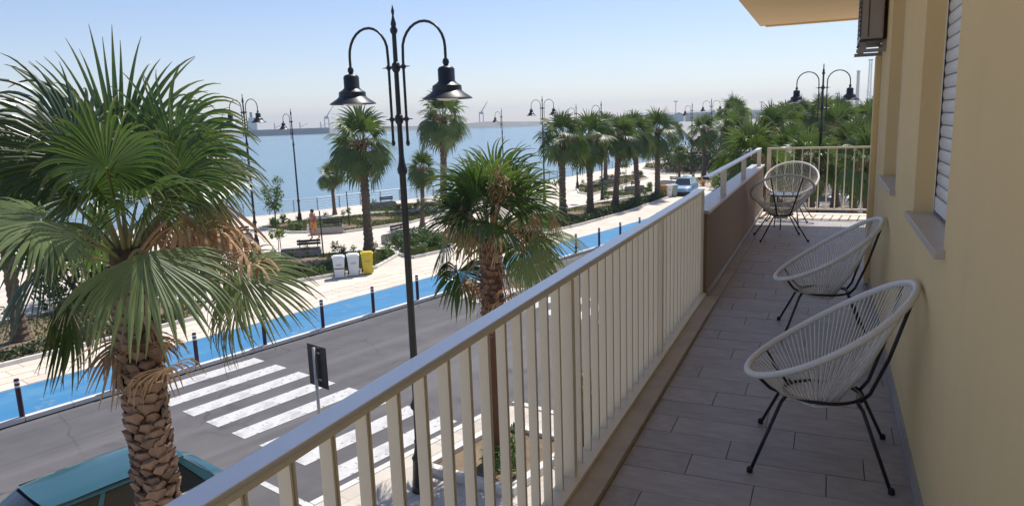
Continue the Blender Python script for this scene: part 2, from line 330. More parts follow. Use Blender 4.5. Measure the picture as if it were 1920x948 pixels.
# blue cycle lane slab, promenade slab
mb = MB(); fr = [ST(s, edge(s)-.16) for s in ss]; bk = [ST(s, edge(s)-2.40) for s in ss][::-1]
mb.prism([(p.x, p.y) for p in fr+bk], -.04, KZ-.006); lane = struct(mb.build('cycle_lane', M['blue']))
mb = MB(); fr = [ST(s, edge(s)-2.42) for s in ss]; bk = [ST(s, t) for s, t in FENCE if s < 125][::-1]
mb.prism([(p.x, p.y) for p in fr+bk], -.04, KZ-.012); prom = struct(mb.build('promenade', M['cream']))
slabs = []
for v in range(3):
    m_ = MB(); e = .009; m_.box(-.45+e, .45-e, -.28+e, .28-e, 0, .02); me = m_.mesh('paving_slab', M['slab']); slabs.append(me)
for k in range(4):
    tt = -20.62-.57*(k+.5)
    for i in range(-2, 30):
        s_ = i*.9+(.45 if k % 2 else 0)
        o = link('paving_slab', slabs[(i+k) % 3], prom, ST(s_, tt, KZ-.016+rng.uniform(-.0015, .0015)), math.pi/2-RA)
# kerb stones along the lane
m_ = MB(); m_.box(-.075, .075, -.492, .492, -.10, 0); kst = m_.mesh('kerb_stone', M['kerb'])
s_ = -2.0
while s_ < 52:
    p = ST(s_, edge(s_)-.08, KZ+.004); q = ST(s_+1, edge(s_+1)-.08, KZ+.004); d = q-p
    link('kerb_stone', kst, lane, (p+q)/2, -math.atan2(d.x, d.y)); s_ += 1
# road markings
mk = MB(); mk.box(-.25, .25, -1.575, 1.575, .004, .007); stripe = mk.mesh('crossing_stripe', M['paint'])
cw = struct(link('zebra_crossing', None)) if False else None
road = bpy.data.objects['road']
for i in range(8):
    link('crossing_stripe', stripe, road, ST(8.93, -17.55+1.035*i), RZ)
mk = MB(); mk.box(-.25, .25, -1.3, 1.3, .004, .007); stripe2 = mk.mesh('crossing_stripe', M['paint'])
for i in range(8): link('crossing_stripe', stripe2, road, ST(19.8, -17.55+1.035*i), RZ)
for i in range(9): link('crossing_stripe', stripe2, road, ST(57, -19.5+1.05*i), RZ)
mk = MB(); mk.box(-.06, .06, -.75, .75, .004, .007); pl = mk.mesh('bay_line', M['paint'])
for s_ in (6.5, 1.3, 24, 29, 34): link('bay_line', pl, road, ST(s_, -10.55), RZ+math.pi/2)
mk = MB(); mk.box(-.06, .06, -1, 1, .004, .007); pl2 = mk.mesh('lane_line', M['paint'])
for s_ in (26, 30, 34, 38, 42, 46, 50): link('lane_line', pl2, road, ST(s_, -13.6), RZ)
mk = MB(); mk.box(-.06, .06, -2.4, 2.4, .004, .007); mk.build('lane_line', M['paint'], road, ST(50.8, -12.6), rz=RZ+.9)
# near pavement
mb = MB(); pts = [ST(-60, -9.55), ST(11.5, -9.55), ST(11.7, -9.3), ST(11.75, -5.5), ST(23, -5.5), ST(23.2, -9.4), ST(42, -9.5), ST(44, -8.4), ST(46, 2), Vector((30, 30, 0)), Vector((30, -60, 0))]
mb.prism([(p.x, p.y) for p in pts], -.04, KZ-.006); npav = struct(mb.build('pavement', M['nearpave']))
m_ = MB(); m_.box(-.075, .075, -.492, .492, -.10, 0); kst2 = m_.mesh('kerb_stone', M['kerb'])
for i in range(-6, 11): link('kerb_stone', kst2, npav, ST(i+.95, -9.63, KZ+.004), RZ)
for i in range(4): link('kerb_stone', kst2, npav, ST(11.83, -9.05+i, KZ+.004), RZ+math.pi/2)

# ------------------------------------------------------------------ the building and its balcony
FZ = 4.65; EZ = 6.3
WX = .412
bld = thing('apartment_building', 'beige plastered apartment building with a long tiled balcony and roller shutters', 'building', (0, 0, 0))
W1 = (3.05, 4.13); W2 = (5.25, 6.38); SZ = FZ+1.10; TZ = FZ+2.55
YB = -1.3; YC = 7.65; XR = 6.0  # building cut short behind the camera so more sky light reaches the balcony
mb = MB(); T = .35
mb.box(WX, WX+T, YB, YC, 0, SZ); mb.box(WX, WX+T, YB, YC, TZ, FZ+3.05)
for a, b_ in ((YB, W1[0]), (W1[1], W2[0]), (W2[1], YC)): mb.box(WX, WX+T, a, b_, SZ, TZ)
mb.box(WX+T, XR, YC-T, YC, 0, FZ+3.05); mb.box(WX+T, XR, YB, YB+T, 0, FZ+3.05); mb.box(XR, XR+T, YB, YC, 0, FZ+3.05)
mb.build('wall', M['wall'], bld)
mb = MB(); mb.box(WX-.045, WX, 7.42, 7.62, FZ+.02, FZ+2.12); bevel(mb.build('pipe_casing', M['wall'], bld), .006)
slat_me = MB()
pr = [(0, 0), (-.006, .004), (-.010, .022), (-.010, .040), (-.006, .054), (0, .0575)]
for y in (0, 1): [slat_me.vert((x, y, z)) for x, z in pr]
for i in range(5): slat_me.face((i, i+1, i+7, i+6))
slat_me.face((5, 4, 3, 2, 1, 0)); slat_me.face((6, 7, 8, 9, 10, 11)); slat_me.face((0, 6, 11, 5))
for (a, b_) in (W1, W2):
    wn = MB(); dpt = .085
    wn.box(WX+dpt, WX+dpt+.05, a, a+.035, SZ+.03, TZ); wn.box(WX+dpt, WX+dpt+.05, b_-.035, b_, SZ+.03, TZ); wn.box(WX+dpt+.03, WX+dpt+.06, a+.036, b_-.036, SZ+.03, TZ)
    wo = wn.build('window', M['shutter'], bld); wo['label'] = 'window closed by a white roller shutter'
    sm = slat_me.mesh('shutter_slat', M['shutter'], smooth=True)
    ln = b_-a-.085
    for i in range(int((TZ-SZ-.12)/.058)):
        o = link('shutter_slat', sm, wo, (WX+dpt+.014, a+.0425, SZ+.115+i*.058)); o.scale = (1, ln, 1)
    bb = MB(); bb.box(WX+dpt+.002, WX+dpt+.016, a+.0425, b_-.0425, SZ+.045, SZ+.112); bb.build('bottom_bar', M['shutter'], wo)
    gp = MB(); gp.box(WX+dpt+.001, WX+dpt+.007, b_-.0405, b_-.0365, SZ+.035, TZ); gp.build('guide_seal', M['acdark'], wo)
    sb = MB(); sb.box(WX-.035, WX+dpt+.06, a-.05, b_+.06, SZ-.005, SZ+.028); bevel(sb.build('window_sill', M['marble'], bld), .004)
# balcony slab, ledge, tiles
XO = -1.06; YE = 12.62
mb = MB(); mb.box(XO, WX, YB, YC, FZ-.30, FZ-.014); mb.box(XO, XR, YC, YE, FZ-.30, FZ-.014)
fl = mb.build('balcony_floor', [M['grout']], bld)
tile = []
for L_ in (.608, .298, .45):
    m_ = MB(); m_.box(0, L_-.004, .002, .2145, -.012, 0); tile.append((L_, m_.mesh('floor_tile', M['tile'])))
row = 0; y = 1.2; cnt = 0
XL = -.85
while y < 11.9 and cnt < 292:
    x = XL-[.0, .31, .15, .46][row % 4]
    xe = WX if y < YC else 1.35
    while x < xe-.01:
        x0 = max(x, XL); x1 = min(x+.608, xe)
        if x1-x0 > .03:
            o = link('floor_tile', tile[0][1], fl, (x0+.002, y, FZ+rng.uniform(-.0008, .0008))); o.scale = ((x1-x0-.004)/.604, 1, 1); cnt += 1
        x += .608
    y += .2165; row += 1
m_ = MB(); m_.box(XL, WX, YB, 1.198, FZ-.012, FZ); m_.box(1.36, XR, YC, 11.918, FZ-.012, FZ)
if y < 11.9: m_.box(XL, 1.35, y+.002, 11.918, FZ-.012, FZ)
m_.build('floor_screed', M['tile'], fl)
mb = MB(); mb.box(-1.06, -.853, YB, 6.5, FZ-.012, FZ+.03); bevel(mb.build('ledge', M['ledge'], bld), .004)
m_ = MB(); m_.box(-.964, -.852, 6.503, 11.918, FZ-.012, FZ-.0005); m_.build('edge_strip', M['tile'], fl)
mb = MB(); mb.box(-.955, XR, 11.92, YE, FZ-.012, FZ+.012); bevel(mb.build('end_ledge_sun_strip', M['cream'], bld), .004)  # end ledge, widened over the tiles in cream to paint the sunlit floor strip
mb = MB(); mb.box(WX-.012, WX, YB, 7.40, FZ+.002, FZ+.085); mb.build('skirting', M['tile'], bld)
mb = MB(); mb.box(-1.135, -.965, 6.52, 12.60, FZ-.30, FZ+.775); pw = mb.build('parapet', M['parapet'], bld); pw['label'] = 'low brown plastered parapet with marble coping'
mb = MB(); mb.box(-1.155, -.945, 6.50, 12.63, FZ+.776, FZ+.806); bevel(mb.build('coping', M['marble'], pw), .004)
mb = MB(); mb.box(-.964, -.952, 6.53, 12.60, FZ+.013, FZ+.07); mb.build('skirting', M['tile'], pw)
# balcony overhead
mb = MB(); mb.box(-1.11, WX+T, YB, YC, FZ+3.052, FZ+3.3); mb.box(-1.11, XR, YC, 12.95, FZ+3.052, FZ+3.3)
mb.box(-1.02, XR, 12.86, 12.95, FZ+3.03, FZ+3.052)
ub = mb.build('upper_balcony', M['soffit'], bld)

# railing
PX = -1.02
ral = thing('balcony_railing', 'long cream metal balcony railing of deep upright bars under a flat handrail', 'railing', (PX, 0, FZ))
mb = MB(); mb.box(-.038, .03, -1.2, 6.53, .984, 1.0); bevel(mb.build('handrail', M['railtop'], ral), .004)
mb = MB(); mb.box(-.022, .024, -1.2, 6.53, .966, .983); mb.build('top_channel', M['rail'], ral)
mb = MB(); mb.box(-.03, .058, -1.2, 6.53, .031, .05); mb.build('bottom_rail', M['rail'], ral)
bm_ = MB()
bm_.box(-.018, .017, -.009, -.003, .05, .966); bm_.box(-.018, .017, .003, .009, .05, .966); bm_.box(-.018, .012, -.003, .003, .05, .966)
bal = bm_.mesh('baluster', M['rail'])
pm = MB(); pm.box(-.03, .03, -.02, .02, .05, .966); post = pm.mesh('post', M['rail'])
posts = [-1.15, .86, 2.87, 4.75, 6.50]
y = posts[0]
k = 0; y = 1.357-.137*18
while y < 6.45:
    if min(abs(y-p) for p in posts) > .05: link('baluster', bal, ral, (0, y, 0))
    y += .1372
for p in posts: link('post', post, ral, (0, p, 0))
# rail over the parapet
r2 = thing('parapet_rail', 'short cream handrail on flat posts above the brown parapet', 'railing', (-1.0, 0, FZ+.806))
mb = MB(); mb.box(-.05, .012, 6.78, 12.45, .255, .28); bevel(mb.build('handrail', M['railtop'], r2), .004)
mb = MB(); mb.box(-.047, .009, 6.755, 6.779, .256, .279); mb.build('end_cap', M['black'], r2)
m_ = MB(); m_.box(-.035, .025, -.012, .012, 0, .254); pm2 = m_.mesh('post', M['rail'])
for y in (7.9, 9.9, 12.2): link('post', pm2, r2, (0, y, 0))
# end railing
er = thing('end_railing', 'cream railing of thin round bars across the far end of the balcony', 'railing', (0, 12.42, FZ+.012))
mb = MB(); mb.box(-.90, 3.2, -.025, .025, 1.045, 1.075); bevel(mb.build('handrail', M['rail'], er), .004)
mb = MB(); mb.box(-.89, 3.2, -.02, .02, .075, .10); mb.build('bottom_rail', M['rail'], er)
m_ = MB(); m_.tube([(0, 0, .10), (0, 0, 1.045)], .009, 8); bb = m_.mesh('baluster', M['rail'], smooth=True)
m_ = MB(); m_.box(-.03, .03, -.02, .02, 0, 1.044); pp = m_.mesh('post', M['rail'])
link('post', pp, er, (-.87, 0, 0)); link('post', pp, er, (1.6, 0, 0)); link('post', pp, er, (3.15, 0, 0))
x = -.745
while x < 3.1:
    if abs(x-1.6) > .04: link('baluster', bb, er, (x, 0, 0))
    x += .1255
# air conditioner
ac = thing('air_conditioner', 'brown-grey outdoor air conditioner on a wall bracket past the far window', 'air conditioner', (WX, 6.86, EZ+.47))
mb = MB(); mb.box(-.205, -.03, 0, .72, .10, .68); bevel(mb.build('casing', M['acgrey'], ac), .015)
for i in range(2): m_ = MB(); m_.box(-.207+.06*i, -.199+.06*i, -.004, 0, .12, .66); m_.build('rib', M['acdark'], ac)
mb = MB()
for i in range(14): mb.box(-.211, -.206, .05, .5, .14+.037*i, .152+.037*i)
mb.build('grille', M['acdark'], ac)
for yy in (.06, .60):
    m_ = MB(); m_.box(-.225, 0, yy, yy+.03, .0, .028); m_.box(-.03, 0, yy, yy+.03, .028, .10); m_.box(-.20, -.15, yy, yy+.03, .028, .10); m_.build('bracket', M['acgrey'], ac)
mb = MB(); mb.box(-.208, -.028, -.004, .724, .085, .099); mb.build('base_tray', M['acdark'], ac)

# ------------------------------------------------------------------ Acapulco chairs and table
def rimp(f): return Vector((.355*math.cos(f)-.012, .388*math.sin(f)*(1-.07*math.cos(f)), .63-.225*math.cos(f)+.012*math.cos(2*f)))
def ringp(f): return Vector((.082*math.cos(f)+.01, .082*math.sin(f), .282))
def make_chair():
    t_ = thing('cord_chair', '', 'chair')
    mb = MB(); mb.tube([rimp(2*math.pi*i/48) for i in range(48)], .016, 10, closed=True); mb.build('rim', M['rim'], t_, smooth=True)
    mb = MB(); mb.tube([ringp(2*math.pi*i/24) for i in range(24)], .008, 6, closed=True); mb.build('seat_ring', M['cord'], t_, smooth=True)
    mb = MB(); mb.tube([Vector((.17*math.cos(a), .15*math.sin(a), .325)) for a in [2*math.pi*i/20 for i in range(20)]], .0085, 6, closed=True); mb.build('base_ring', M['black'], t_, smooth=True)
    for sx in (1, -1):
        for sy in (1, -1):
            mb = MB(); mb.tube([(sx*.15, sy*.095, .33), (sx*.175, sy*.125, .30), (sx*.29, sy*.285, .012)], [.009, .0085, .008], 8)
            lg = mb.build('leg', M['black'], t_, smooth=True)
            m_ = MB(); m_.lathe([(.009, 0), (.014, .003), (.014, .02), (.009, .028)], 10, c=(sx*.294, sy*.2905, 0)); m_.build('rubber_foot', M['rubber'], lg)
    for a in (R(152), R(-152)):
        p = rimp(a); q = Vector((-.165, .075 if a > 0 else -.075, .325))
        mb = MB(); mb.tube([q, q.lerp(p, .12)+Vector((-.018, 0, -.012)), q.lerp(p, .5)+Vector((-.02, 0, -.02)), p+Vector((-.004, 0, -.01))], .0085, 8); mb.build('back_support', M['black'], t_, smooth=True)
    for a in (R(38), R(-38)):
        p = rimp(a); q = Vector((.16, .09 if a > 0 else -.09, .325))
        mb = MB(); mb.tube([q, q.lerp(p, .5)+Vector((.01, 0, -.015)), p+Vector((.002, 0, -.01))], .0075, 8); mb.build('front_support', M['black'], t_, smooth=True)
    n = 92
    for i in range(n):
        a = 2*math.pi*(i+.5)/n; p = rimp(a); q = ringp(a+rng.uniform(-.03, .03)); c = Vector((q.x*.35, q.y*.35, .268))
        m1 = p.lerp(q, .6)+Vector((math.cos(a)*.012, math.sin(a)*.012, -.016))
        mb = MB(); mb.tube([p, m1, q+Vector((0, 0, .004)), c], .0031, 4, cap=False); mb.build('cord', M['cord'], t_, smooth=True)
    return t_
ch = make_chair()
ch['label'] = 'white cord chair against the beige wall, beside the near window sill'; ch['group'] = 'white cord chairs on the balcony'
ch.location = (.022, 3.56, FZ); ch.rotation_euler = (0, 0, math.pi)
copy_tree(ch, (.015, 5.70, FZ), math.pi+.10, 'white cord chair against the beige wall, under the window farther along')
copy_tree(ch, (-.53, 10.02, FZ), math.pi/2+.22, 'white cord chair in shade, turned with its back support rods towards the tiles')
copy_tree(ch, (-.50, 11.82, FZ), -math.pi/2-.1, 'sunlit white cord chair standing by the end railing')
tb = thing('side_table', 'small round glass table on black legs between two cord chairs', 'table', (-.53, 10.92, FZ), .3)
mb = MB(); mb.lathe([(.235, .488), (.24, .491), (.24, .497), (.235, .5)], 32); mb.build('glass_top', M['tglass'], tb)
mb = MB(); mb.tube([(.2*math.cos(a), .2*math.sin(a), .478) for a in [2*math.pi*i/24 for i in range(24)]], .008, 6, closed=True); mb.build('top_ring', M['black'], tb, smooth=True)
for i in range(3):
    a = i*2*math.pi/3; mb = MB(); mb.tube([(.14*math.cos(a), .14*math.sin(a), .474), (.20*math.cos(a), .20*math.sin(a), .0)], .008, 8); mb.build('leg', M['black'], tb, smooth=True)


# ------------------------------------------------------------------ fan palms
def frond(base, az, el, petL, RL, nseg, droop, tilt, sag=.5, spread=R(118), wide=3, twist=0., hub=None, axis=None, nrm=None, split=.5, rg=rng, steps=(3, 5), fold=.12):
    mb = MB(); base = Vector(base)
    if hub is None:
        d = Vector((math.cos(az)*math.cos(el), math.sin(az)*math.cos(el), math.sin(el))); p = base.copy(); pts = [p.copy()]
        for i in range(5):
            p = p+d*(petL/5); pts.append(p.copy()); d = (d+Vector((0, 0, -sag*.2))).normalized()
        H = p; T_ = d; B = Vector((-math.sin(az), math.cos(az), 0))
        B = (B-T_*B.dot(T_)).normalized(); Nn = T_.cross(B)
        if twist: q = Matrix.Rotation(twist, 3, T_); B = q @ B; Nn = q @ Nn
        A = (T_*math.cos(tilt)-Nn*math.sin(tilt)).normalized(); Nb = A.cross(B).normalized()
    else:
        H = Vector(hub); A = Vector(axis).normalized(); Nb = Vector(nrm); Nb = (Nb-A*Nb.dot(A)).normalized(); B = Nb.cross(A).normalized()
        mid = (base+H)/2+Vector((0, 0, .16)); pts = [base*(1-u)**2+mid*2*u*(1-u)+H*u*u for u in [i/6 for i in range(7)]]
    k = len(pts); mb.tube(pts, [.028-.016*i/(k-1) for i in range(k)], 4, 1)
    dth = 2*spread/(nseg-1); out = Vector((H.x-base.x, H.y-base.y, 0)); out = out.normalized()*.4 if out.length > .05 else Vector((rg.uniform(-.4, .4), rg.uniform(-.4, .4), 0))
    wave = rg.uniform(0, 6.28); wamp = rg.uniform(.03, .09)
    for i in range(nseg):
        th = -spread+dth*i+rg.uniform(-.25, .25)*dth
        L_ = RL*(.72+.28*math.cos(th*.75))*rg.uniform(.88, 1.07)
        v = (A*math.cos(th)+B*math.sin(th)-Nb*(fold*(1-math.cos(th))+.06*rg.random()+wamp*math.sin(th*2.3+wave))).normalized()
        rs = L_*(split+rg.uniform(-.05, .05)); p = H.copy(); r_ = 0.
        st = [rs*j/steps[0] for j in range(1, steps[0]+1)]+[rs+(L_-rs)*j/steps[1] for j in range(1, steps[1]+1)]
        kink = rg.choice((.55, .85, 1, 1, 1.2, 1.5))*rg.uniform(.8, 1.2)*droop; jx = rg.uniform(-.25, .25); jy = rg.uniform(-.25, .25)
        prev = None; side0 = None
        for j, rr in enumerate([.03*L_]+st):
            dr = rr-r_; p = p+v*dr; r_ = rr
            u = min(1., max(0., (rr-rs)/(L_-rs)))
            if rr > rs*.5: v = (v+(out+Vector((jx, jy, -1)))*kink*dr/L_*3.0*max(0, (rr/L_-.25)/.75)).normalized()
            hw = .5*rr*dth*1.0 if u <= 0 else .5*rs*dth*(1-u)**.9+.0025
            b_ = Nb.cross(v); b_ = b_.normalized() if b_.length > .15 else (side0 or B)
            if side0 is not None and b_.dot(side0) < 0: b_ = -b_
            side0 = b_; nn = v.cross(b_)
            tip = max(0, u-.35)*.9
            if wide == 3: row = [mb.vert(p-b_*hw, tip), mb.vert(p+nn*hw*.55, tip), mb.vert(p+b_*hw, tip)]
            else: row = [mb.vert(p-b_*hw, tip), mb.vert(p+b_*hw, tip)]
            if prev:
                for a in range(len(row)-1): mb.face((prev[a], prev[a+1], row[a+1], row[a]))
            prev = row
    return mb
def infl(base, az, L_, rg, n=26):
    mb = MB(); p = Vector(base); d = Vector((math.cos(az)*.75, math.sin(az)*.75, .65)); pts = [p.copy()]
    for i in range(8):
        p = p+d*L_/8; pts.append(p.copy()); d = (d+Vector((0, 0, -.30))).normalized()
    mb.tube(pts, [.016-.0015*i for i in range(9)], 4)
    for i in range(n):
        q = pts[3+i % 6].copy(); dd = Vector((rg.uniform(-1, 1), rg.uniform(-1, 1), rg.uniform(-.6, .3))).normalized(); tp = [q.copy()]
        for j in range(4):
            q = q+dd*.085; tp.append(q.copy()); dd = (dd+Vector((0, 0, -.5))).normalized()
        for a, b_ in zip(tp[:-1], tp[1:]):
            sd = (b_-a).cross(Vector((0, 0, 1))); sd = (sd.normalized() if sd.length > 1e-4 else Vector((1, 0, 0)))*rg.uniform(.008, .02)
            i0 = mb.vert(a-sd); i1 = mb.vert(a+sd); i2 = mb.vert(b_+sd); i3 = mb.vert(b_-sd); mb.face((i0, i1, i2, i3))
    return mb
boots = []
for v in range(3):
    m_ = MB(); w_ = [.115, .095, .125][v]; h_ = [.17, .16, .19][v]
    P_ = [(0, -.03, 0), (-w_, -.02, h_*.5), (w_, -.02, h_*.5), (-w_*.7, .018, h_*[1, .85, .95][v]), (w_*.75, .020, h_*[.8, 1.05, .95][v]), (w_*[.1, -.15, .05][v], .028, h_*.5), (0, .0, .03), (-w_*.6, -.03, h_), (w_*.6, -.03, h_), (w_*[.1, -.1, 0][v], .040, h_*[1.02, 1.1, .95][v])]
    for p in P_: m_.vert(p)
    for f in ((0, 6, 1), (0, 2, 6), (6, 5, 1), (6, 2, 5), (1, 5, 3), (5, 2, 4), (5, 9, 3), (5, 4, 9), (3, 9, 7), (9, 4, 8), (7, 9, 8), (1, 3, 7), (2, 8, 4)): m_.face(f)
    boots.append(m_.mesh('leaf_base', M['boot']))
def add_boots(trunk, rad, z0, z1, per, dz, sc_=1.):
    row = 0; z = z0
    while z < z1:
        for k in range(per):
            a = 2*math.pi*(k+(row % 2)*.5)/per+rng.uniform(-.08, .08); r_ = rad(z)
            o = link('leaf_base', boots[rng.randrange(3)], trunk, (math.cos(a)*r_, math.sin(a)*r_, z+rng.uniform(-.02, .02)))
            o.rotation_euler = (rng.uniform(-.16, .06), rng.uniform(-.3, .3), a-math.pi/2+rng.uniform(-.2, .2)); s_ = sc_*rng.uniform(.9, 1.2); o.scale = (s_, s_*rng.uniform(.8, 1.2), s_)
        z += dz; row += 1
def trunk_mesh(prof, sides, jag, rg, mats):
    mb = MB(); rings = []
    for (r_, z) in prof:
        rings.append([mb.vert((math.cos(2*math.pi*j/sides)*r_*(1+rg.uniform(-jag, jag)), math.sin(2*math.pi*j/sides)*r_*(1+rg.uniform(-jag, jag)), z+rg.uniform(-jag, jag)*.12)) for j in range(sides)])
    for a, b_ in zip(rings[:-1], rings[1:]):
        for j in range(sides): mb.face((a[j], a[(j+1) % sides], b_[(j+1) % sides], b_[j]))
    mb.face(rings[-1]); return mb
def crown(pal, cz, n, nseg, rg, wide, scale=1., gmat='frond', dead=10, nin=4, base=(0, 0), steps=(3, 5), lowel=-42, top=86, avoid=None, dk=1.):
    for i in range(n):
        u = i/(n-1); az = i*2.39996+rg.uniform(-.25, .25); el = R(top+(lowel-top)*u**.92+rg.uniform(-7, 7))
        if avoid and avoid(az, el): continue
        mb = frond((base[0]+math.cos(az)*.08, base[1]+math.sin(az)*.08, cz-.35*u), az, el, scale*(.55+.55*u)*rg.uniform(.85, 1.2), scale*rg.uniform(.92, 1.18), nseg, dk*(.7+1.5*u)*rg.uniform(.8, 1.25), R(-8+70*u*rg.uniform(.5, 1.2)), sag=.2+.75*u, wide=wide, twist=rg.uniform(-.75, .75), rg=rg, steps=steps, fold=rg.uniform(.1, .5))
        mb.build('frond', [M[gmat], M['petiole']], pal, attr=True, smooth=False)
    for i in range(dead):
        az = i*2.39996*1.3+rg.uniform(-.4, .4)
        mb = frond((base[0]+math.cos(az)*.15, base[1]+math.sin(az)*.15, cz-.5-.25*rg.random()), az, R(rg.uniform(-62, -20)), scale*rg.uniform(.45, .8), scale*rg.uniform(.6, .95), max(10, nseg//2), 2.2, R(75), sag=1.3, spread=R(75), wide=2, rg=rg, steps=(2, 3), split=.35)
        mb.m = [0]*len(mb.m); mb.build('dry_frond', [M['dead']], pal, attr=True)
    for i in range(nin):
        infl((base[0], base[1], cz-.1), i*1.7+rg.uniform(0, 1), scale*rg.uniform(.8, 1.15), rg).build('flower_stalk', M['dead'], pal)

# the large palm beside the parked car
rg = random.Random(11)
p1 = thing('fan_palm', 'large fan palm with a thick scaly trunk standing beside the parked teal car', 'palm tree', (-7.06, 5.40, KZ), 0, 'fan palms on the near pavement')
r1 = lambda z: .235-.008*z if z > .4 else .29-.15*z
tm = trunk_mesh([(r1(z*.15)-.03, z*.15) for z in range(34)], 20, .05, rg, None); tr1 = tm.build('trunk', M['trunk'], p1, smooth=True)
add_boots(tr1, r1, 1.15, 4.70, 8, .105, .86)
CZ1 = 5.0
def hubpos(px, py, dist):
    d = rt*((px-960)/F)-up*((py-474)/F)+fw; k = dist/math.hypot(d.x, d.y); return CAM+d*k-Vector((-7.06, 5.40, KZ))
tocam = Vector((7.06, -5.40, 1.2)).normalized(); scr = Vector((.795, .607, 0)); UPV = Vector((0, 0, 1))
def near_leaf(px, py, dist, ax, nr, RL, nseg, droop, spread, m='frond', split=.5, fold=.12):
    A = scr*ax[0]+UPV*ax[1]+tocam*ax[2]; Nn = scr*nr[0]+UPV*nr[1]+tocam*nr[2]
    mb = frond((0, 0, CZ1-.25), 0, 0, 0, RL, nseg, droop, 0, hub=hubpos(px, py, dist), axis=A, nrm=Nn, spread=spread, rg=rg, split=split, fold=fold, steps=(3, 6))
    mb.build('frond', [M[m], M['petiole']], p1, attr=True)
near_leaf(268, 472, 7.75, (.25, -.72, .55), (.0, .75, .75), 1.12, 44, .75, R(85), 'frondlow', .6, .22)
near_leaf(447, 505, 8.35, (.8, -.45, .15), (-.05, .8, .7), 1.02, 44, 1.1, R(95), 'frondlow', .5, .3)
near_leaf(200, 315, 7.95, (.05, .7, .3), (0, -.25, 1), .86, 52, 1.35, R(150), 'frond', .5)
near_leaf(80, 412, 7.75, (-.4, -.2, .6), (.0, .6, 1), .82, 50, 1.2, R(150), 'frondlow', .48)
near_leaf(225, 320, 9.1, (.05, 1, 0), (.1, 0, 1), 1.55, 46, .55, R(88), 'frond', .5)
near_leaf(150, 300, 8.6, (-.72, .75, .1), (.25, .35, .9), 1.30, 46, 1.5, R(95), 'frond', .52)
near_leaf(325, 335, 8.4, (.55, .45, .2), (.1, .3, 1), .95, 44, 2.3, R(110), 'frond', .42)
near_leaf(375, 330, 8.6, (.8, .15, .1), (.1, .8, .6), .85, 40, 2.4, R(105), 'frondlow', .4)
near_leaf(330, 290, 9.0, (.55, .75, 0), (.25, .3, .9), 1.05, 46, 1.5, R(105), 'frond', .5)
near_leaf(60, 310, 8.8, (-.85, .4, .1), (.2, .5, .8), 1.15, 46, 1.6, R(110), 'frond', .5)
crown(p1, CZ1, 18, 40, rg, 3, .98, 'frond', dead=6, nin=1, steps=(3, 6), lowel=-4, dk=1.05,
      avoid=lambda az, el: el < R(42) and math.cos(az-math.atan2(tocam.y, tocam.x)) > .15)
for (px, py, dist) in ((385, 330, 8.8), (395, 365, 8.6), (360, 350, 8.5)):
    h = hubpos(px, py, dist); mb = infl((h.x*.35, h.y*.35, CZ1), math.atan2(h.y, h.x), 1.35, rg, 46); mb.build('flower_stalk', M['dead'], p1)
for a in range(5):
    px, py = ((340, 395), (380, 385), (405, 370), (300, 400), (360, 410))[a]
    A = scr*rg.uniform(-.1, .35)-UPV; mb = frond((0, 0, CZ1-.3), 0, 0, 0, rg.uniform(.75, 1.05), 12, 1.4, 0, hub=hubpos(px, py, 8.5+.12*a), axis=A, nrm=tocam, spread=R(40), rg=rg, split=.3, wide=2)
    mb.m = [0]*len(mb.m); mb.build('dry_frond', [M['dead']], p1, attr=True)

# the slimmer palm in its square bed
rg = random.Random(5)
P2L = Vector((-5.36, 11.16, KZ))
p2 = thing('fan_palm', 'slim fan palm with dry brown fronds growing from a square kerbed bed', 'palm tree', P2L, 0, 'fan palms on the near pavement')
r2f = lambda z: .185 if z > .3 else .24-.18*z
tm = trunk_mesh([(r2f(z*.12)*(.97 if z % 2 else 1.03), z*.12) for z in range(36)], 16, .05, rg, None); tr2 = tm.build('trunk', M['trunkred'], p2, smooth=True)
add_boots(tr2, lambda z: .175, 2.35, 3.95, 8, .115, .72)
tc2 = Vector((5.36, -11.16, 1)).normalized()
crown(p2, 4.36, 23, 38, rg, 3, .90, 'frond', dead=5, nin=4, steps=(3, 6), lowel=-8, avoid=lambda az, el: el < R(38) and math.cos(az-math.atan2(tc2.y, tc2.x)) > .1)
sc2 = Vector((.90, .434, 0))
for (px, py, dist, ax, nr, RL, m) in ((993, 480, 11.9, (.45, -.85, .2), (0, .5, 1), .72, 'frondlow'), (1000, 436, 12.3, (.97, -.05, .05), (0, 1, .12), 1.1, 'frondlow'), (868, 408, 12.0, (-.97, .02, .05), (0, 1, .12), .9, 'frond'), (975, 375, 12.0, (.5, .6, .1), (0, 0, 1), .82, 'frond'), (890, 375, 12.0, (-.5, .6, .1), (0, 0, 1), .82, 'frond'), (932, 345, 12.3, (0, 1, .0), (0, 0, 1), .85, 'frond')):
    d = rt*((px-960)/F)-up*((py-474)/F)+fw; h = CAM+d*(dist/math.hypot(d.x, d.y))-P2L
    mb = frond((0, 0, 4.05), 0, 0, 0, RL, 40, 1.25, 0, hub=h, axis=sc2*ax[0]+UPV*ax[1]+tc2*ax[2], nrm=sc2*nr[0]+UPV*nr[1]+tc2*nr[2], spread=R(100), rg=rg); mb.build('frond', [M[m], M['petiole']], p2, attr=True)

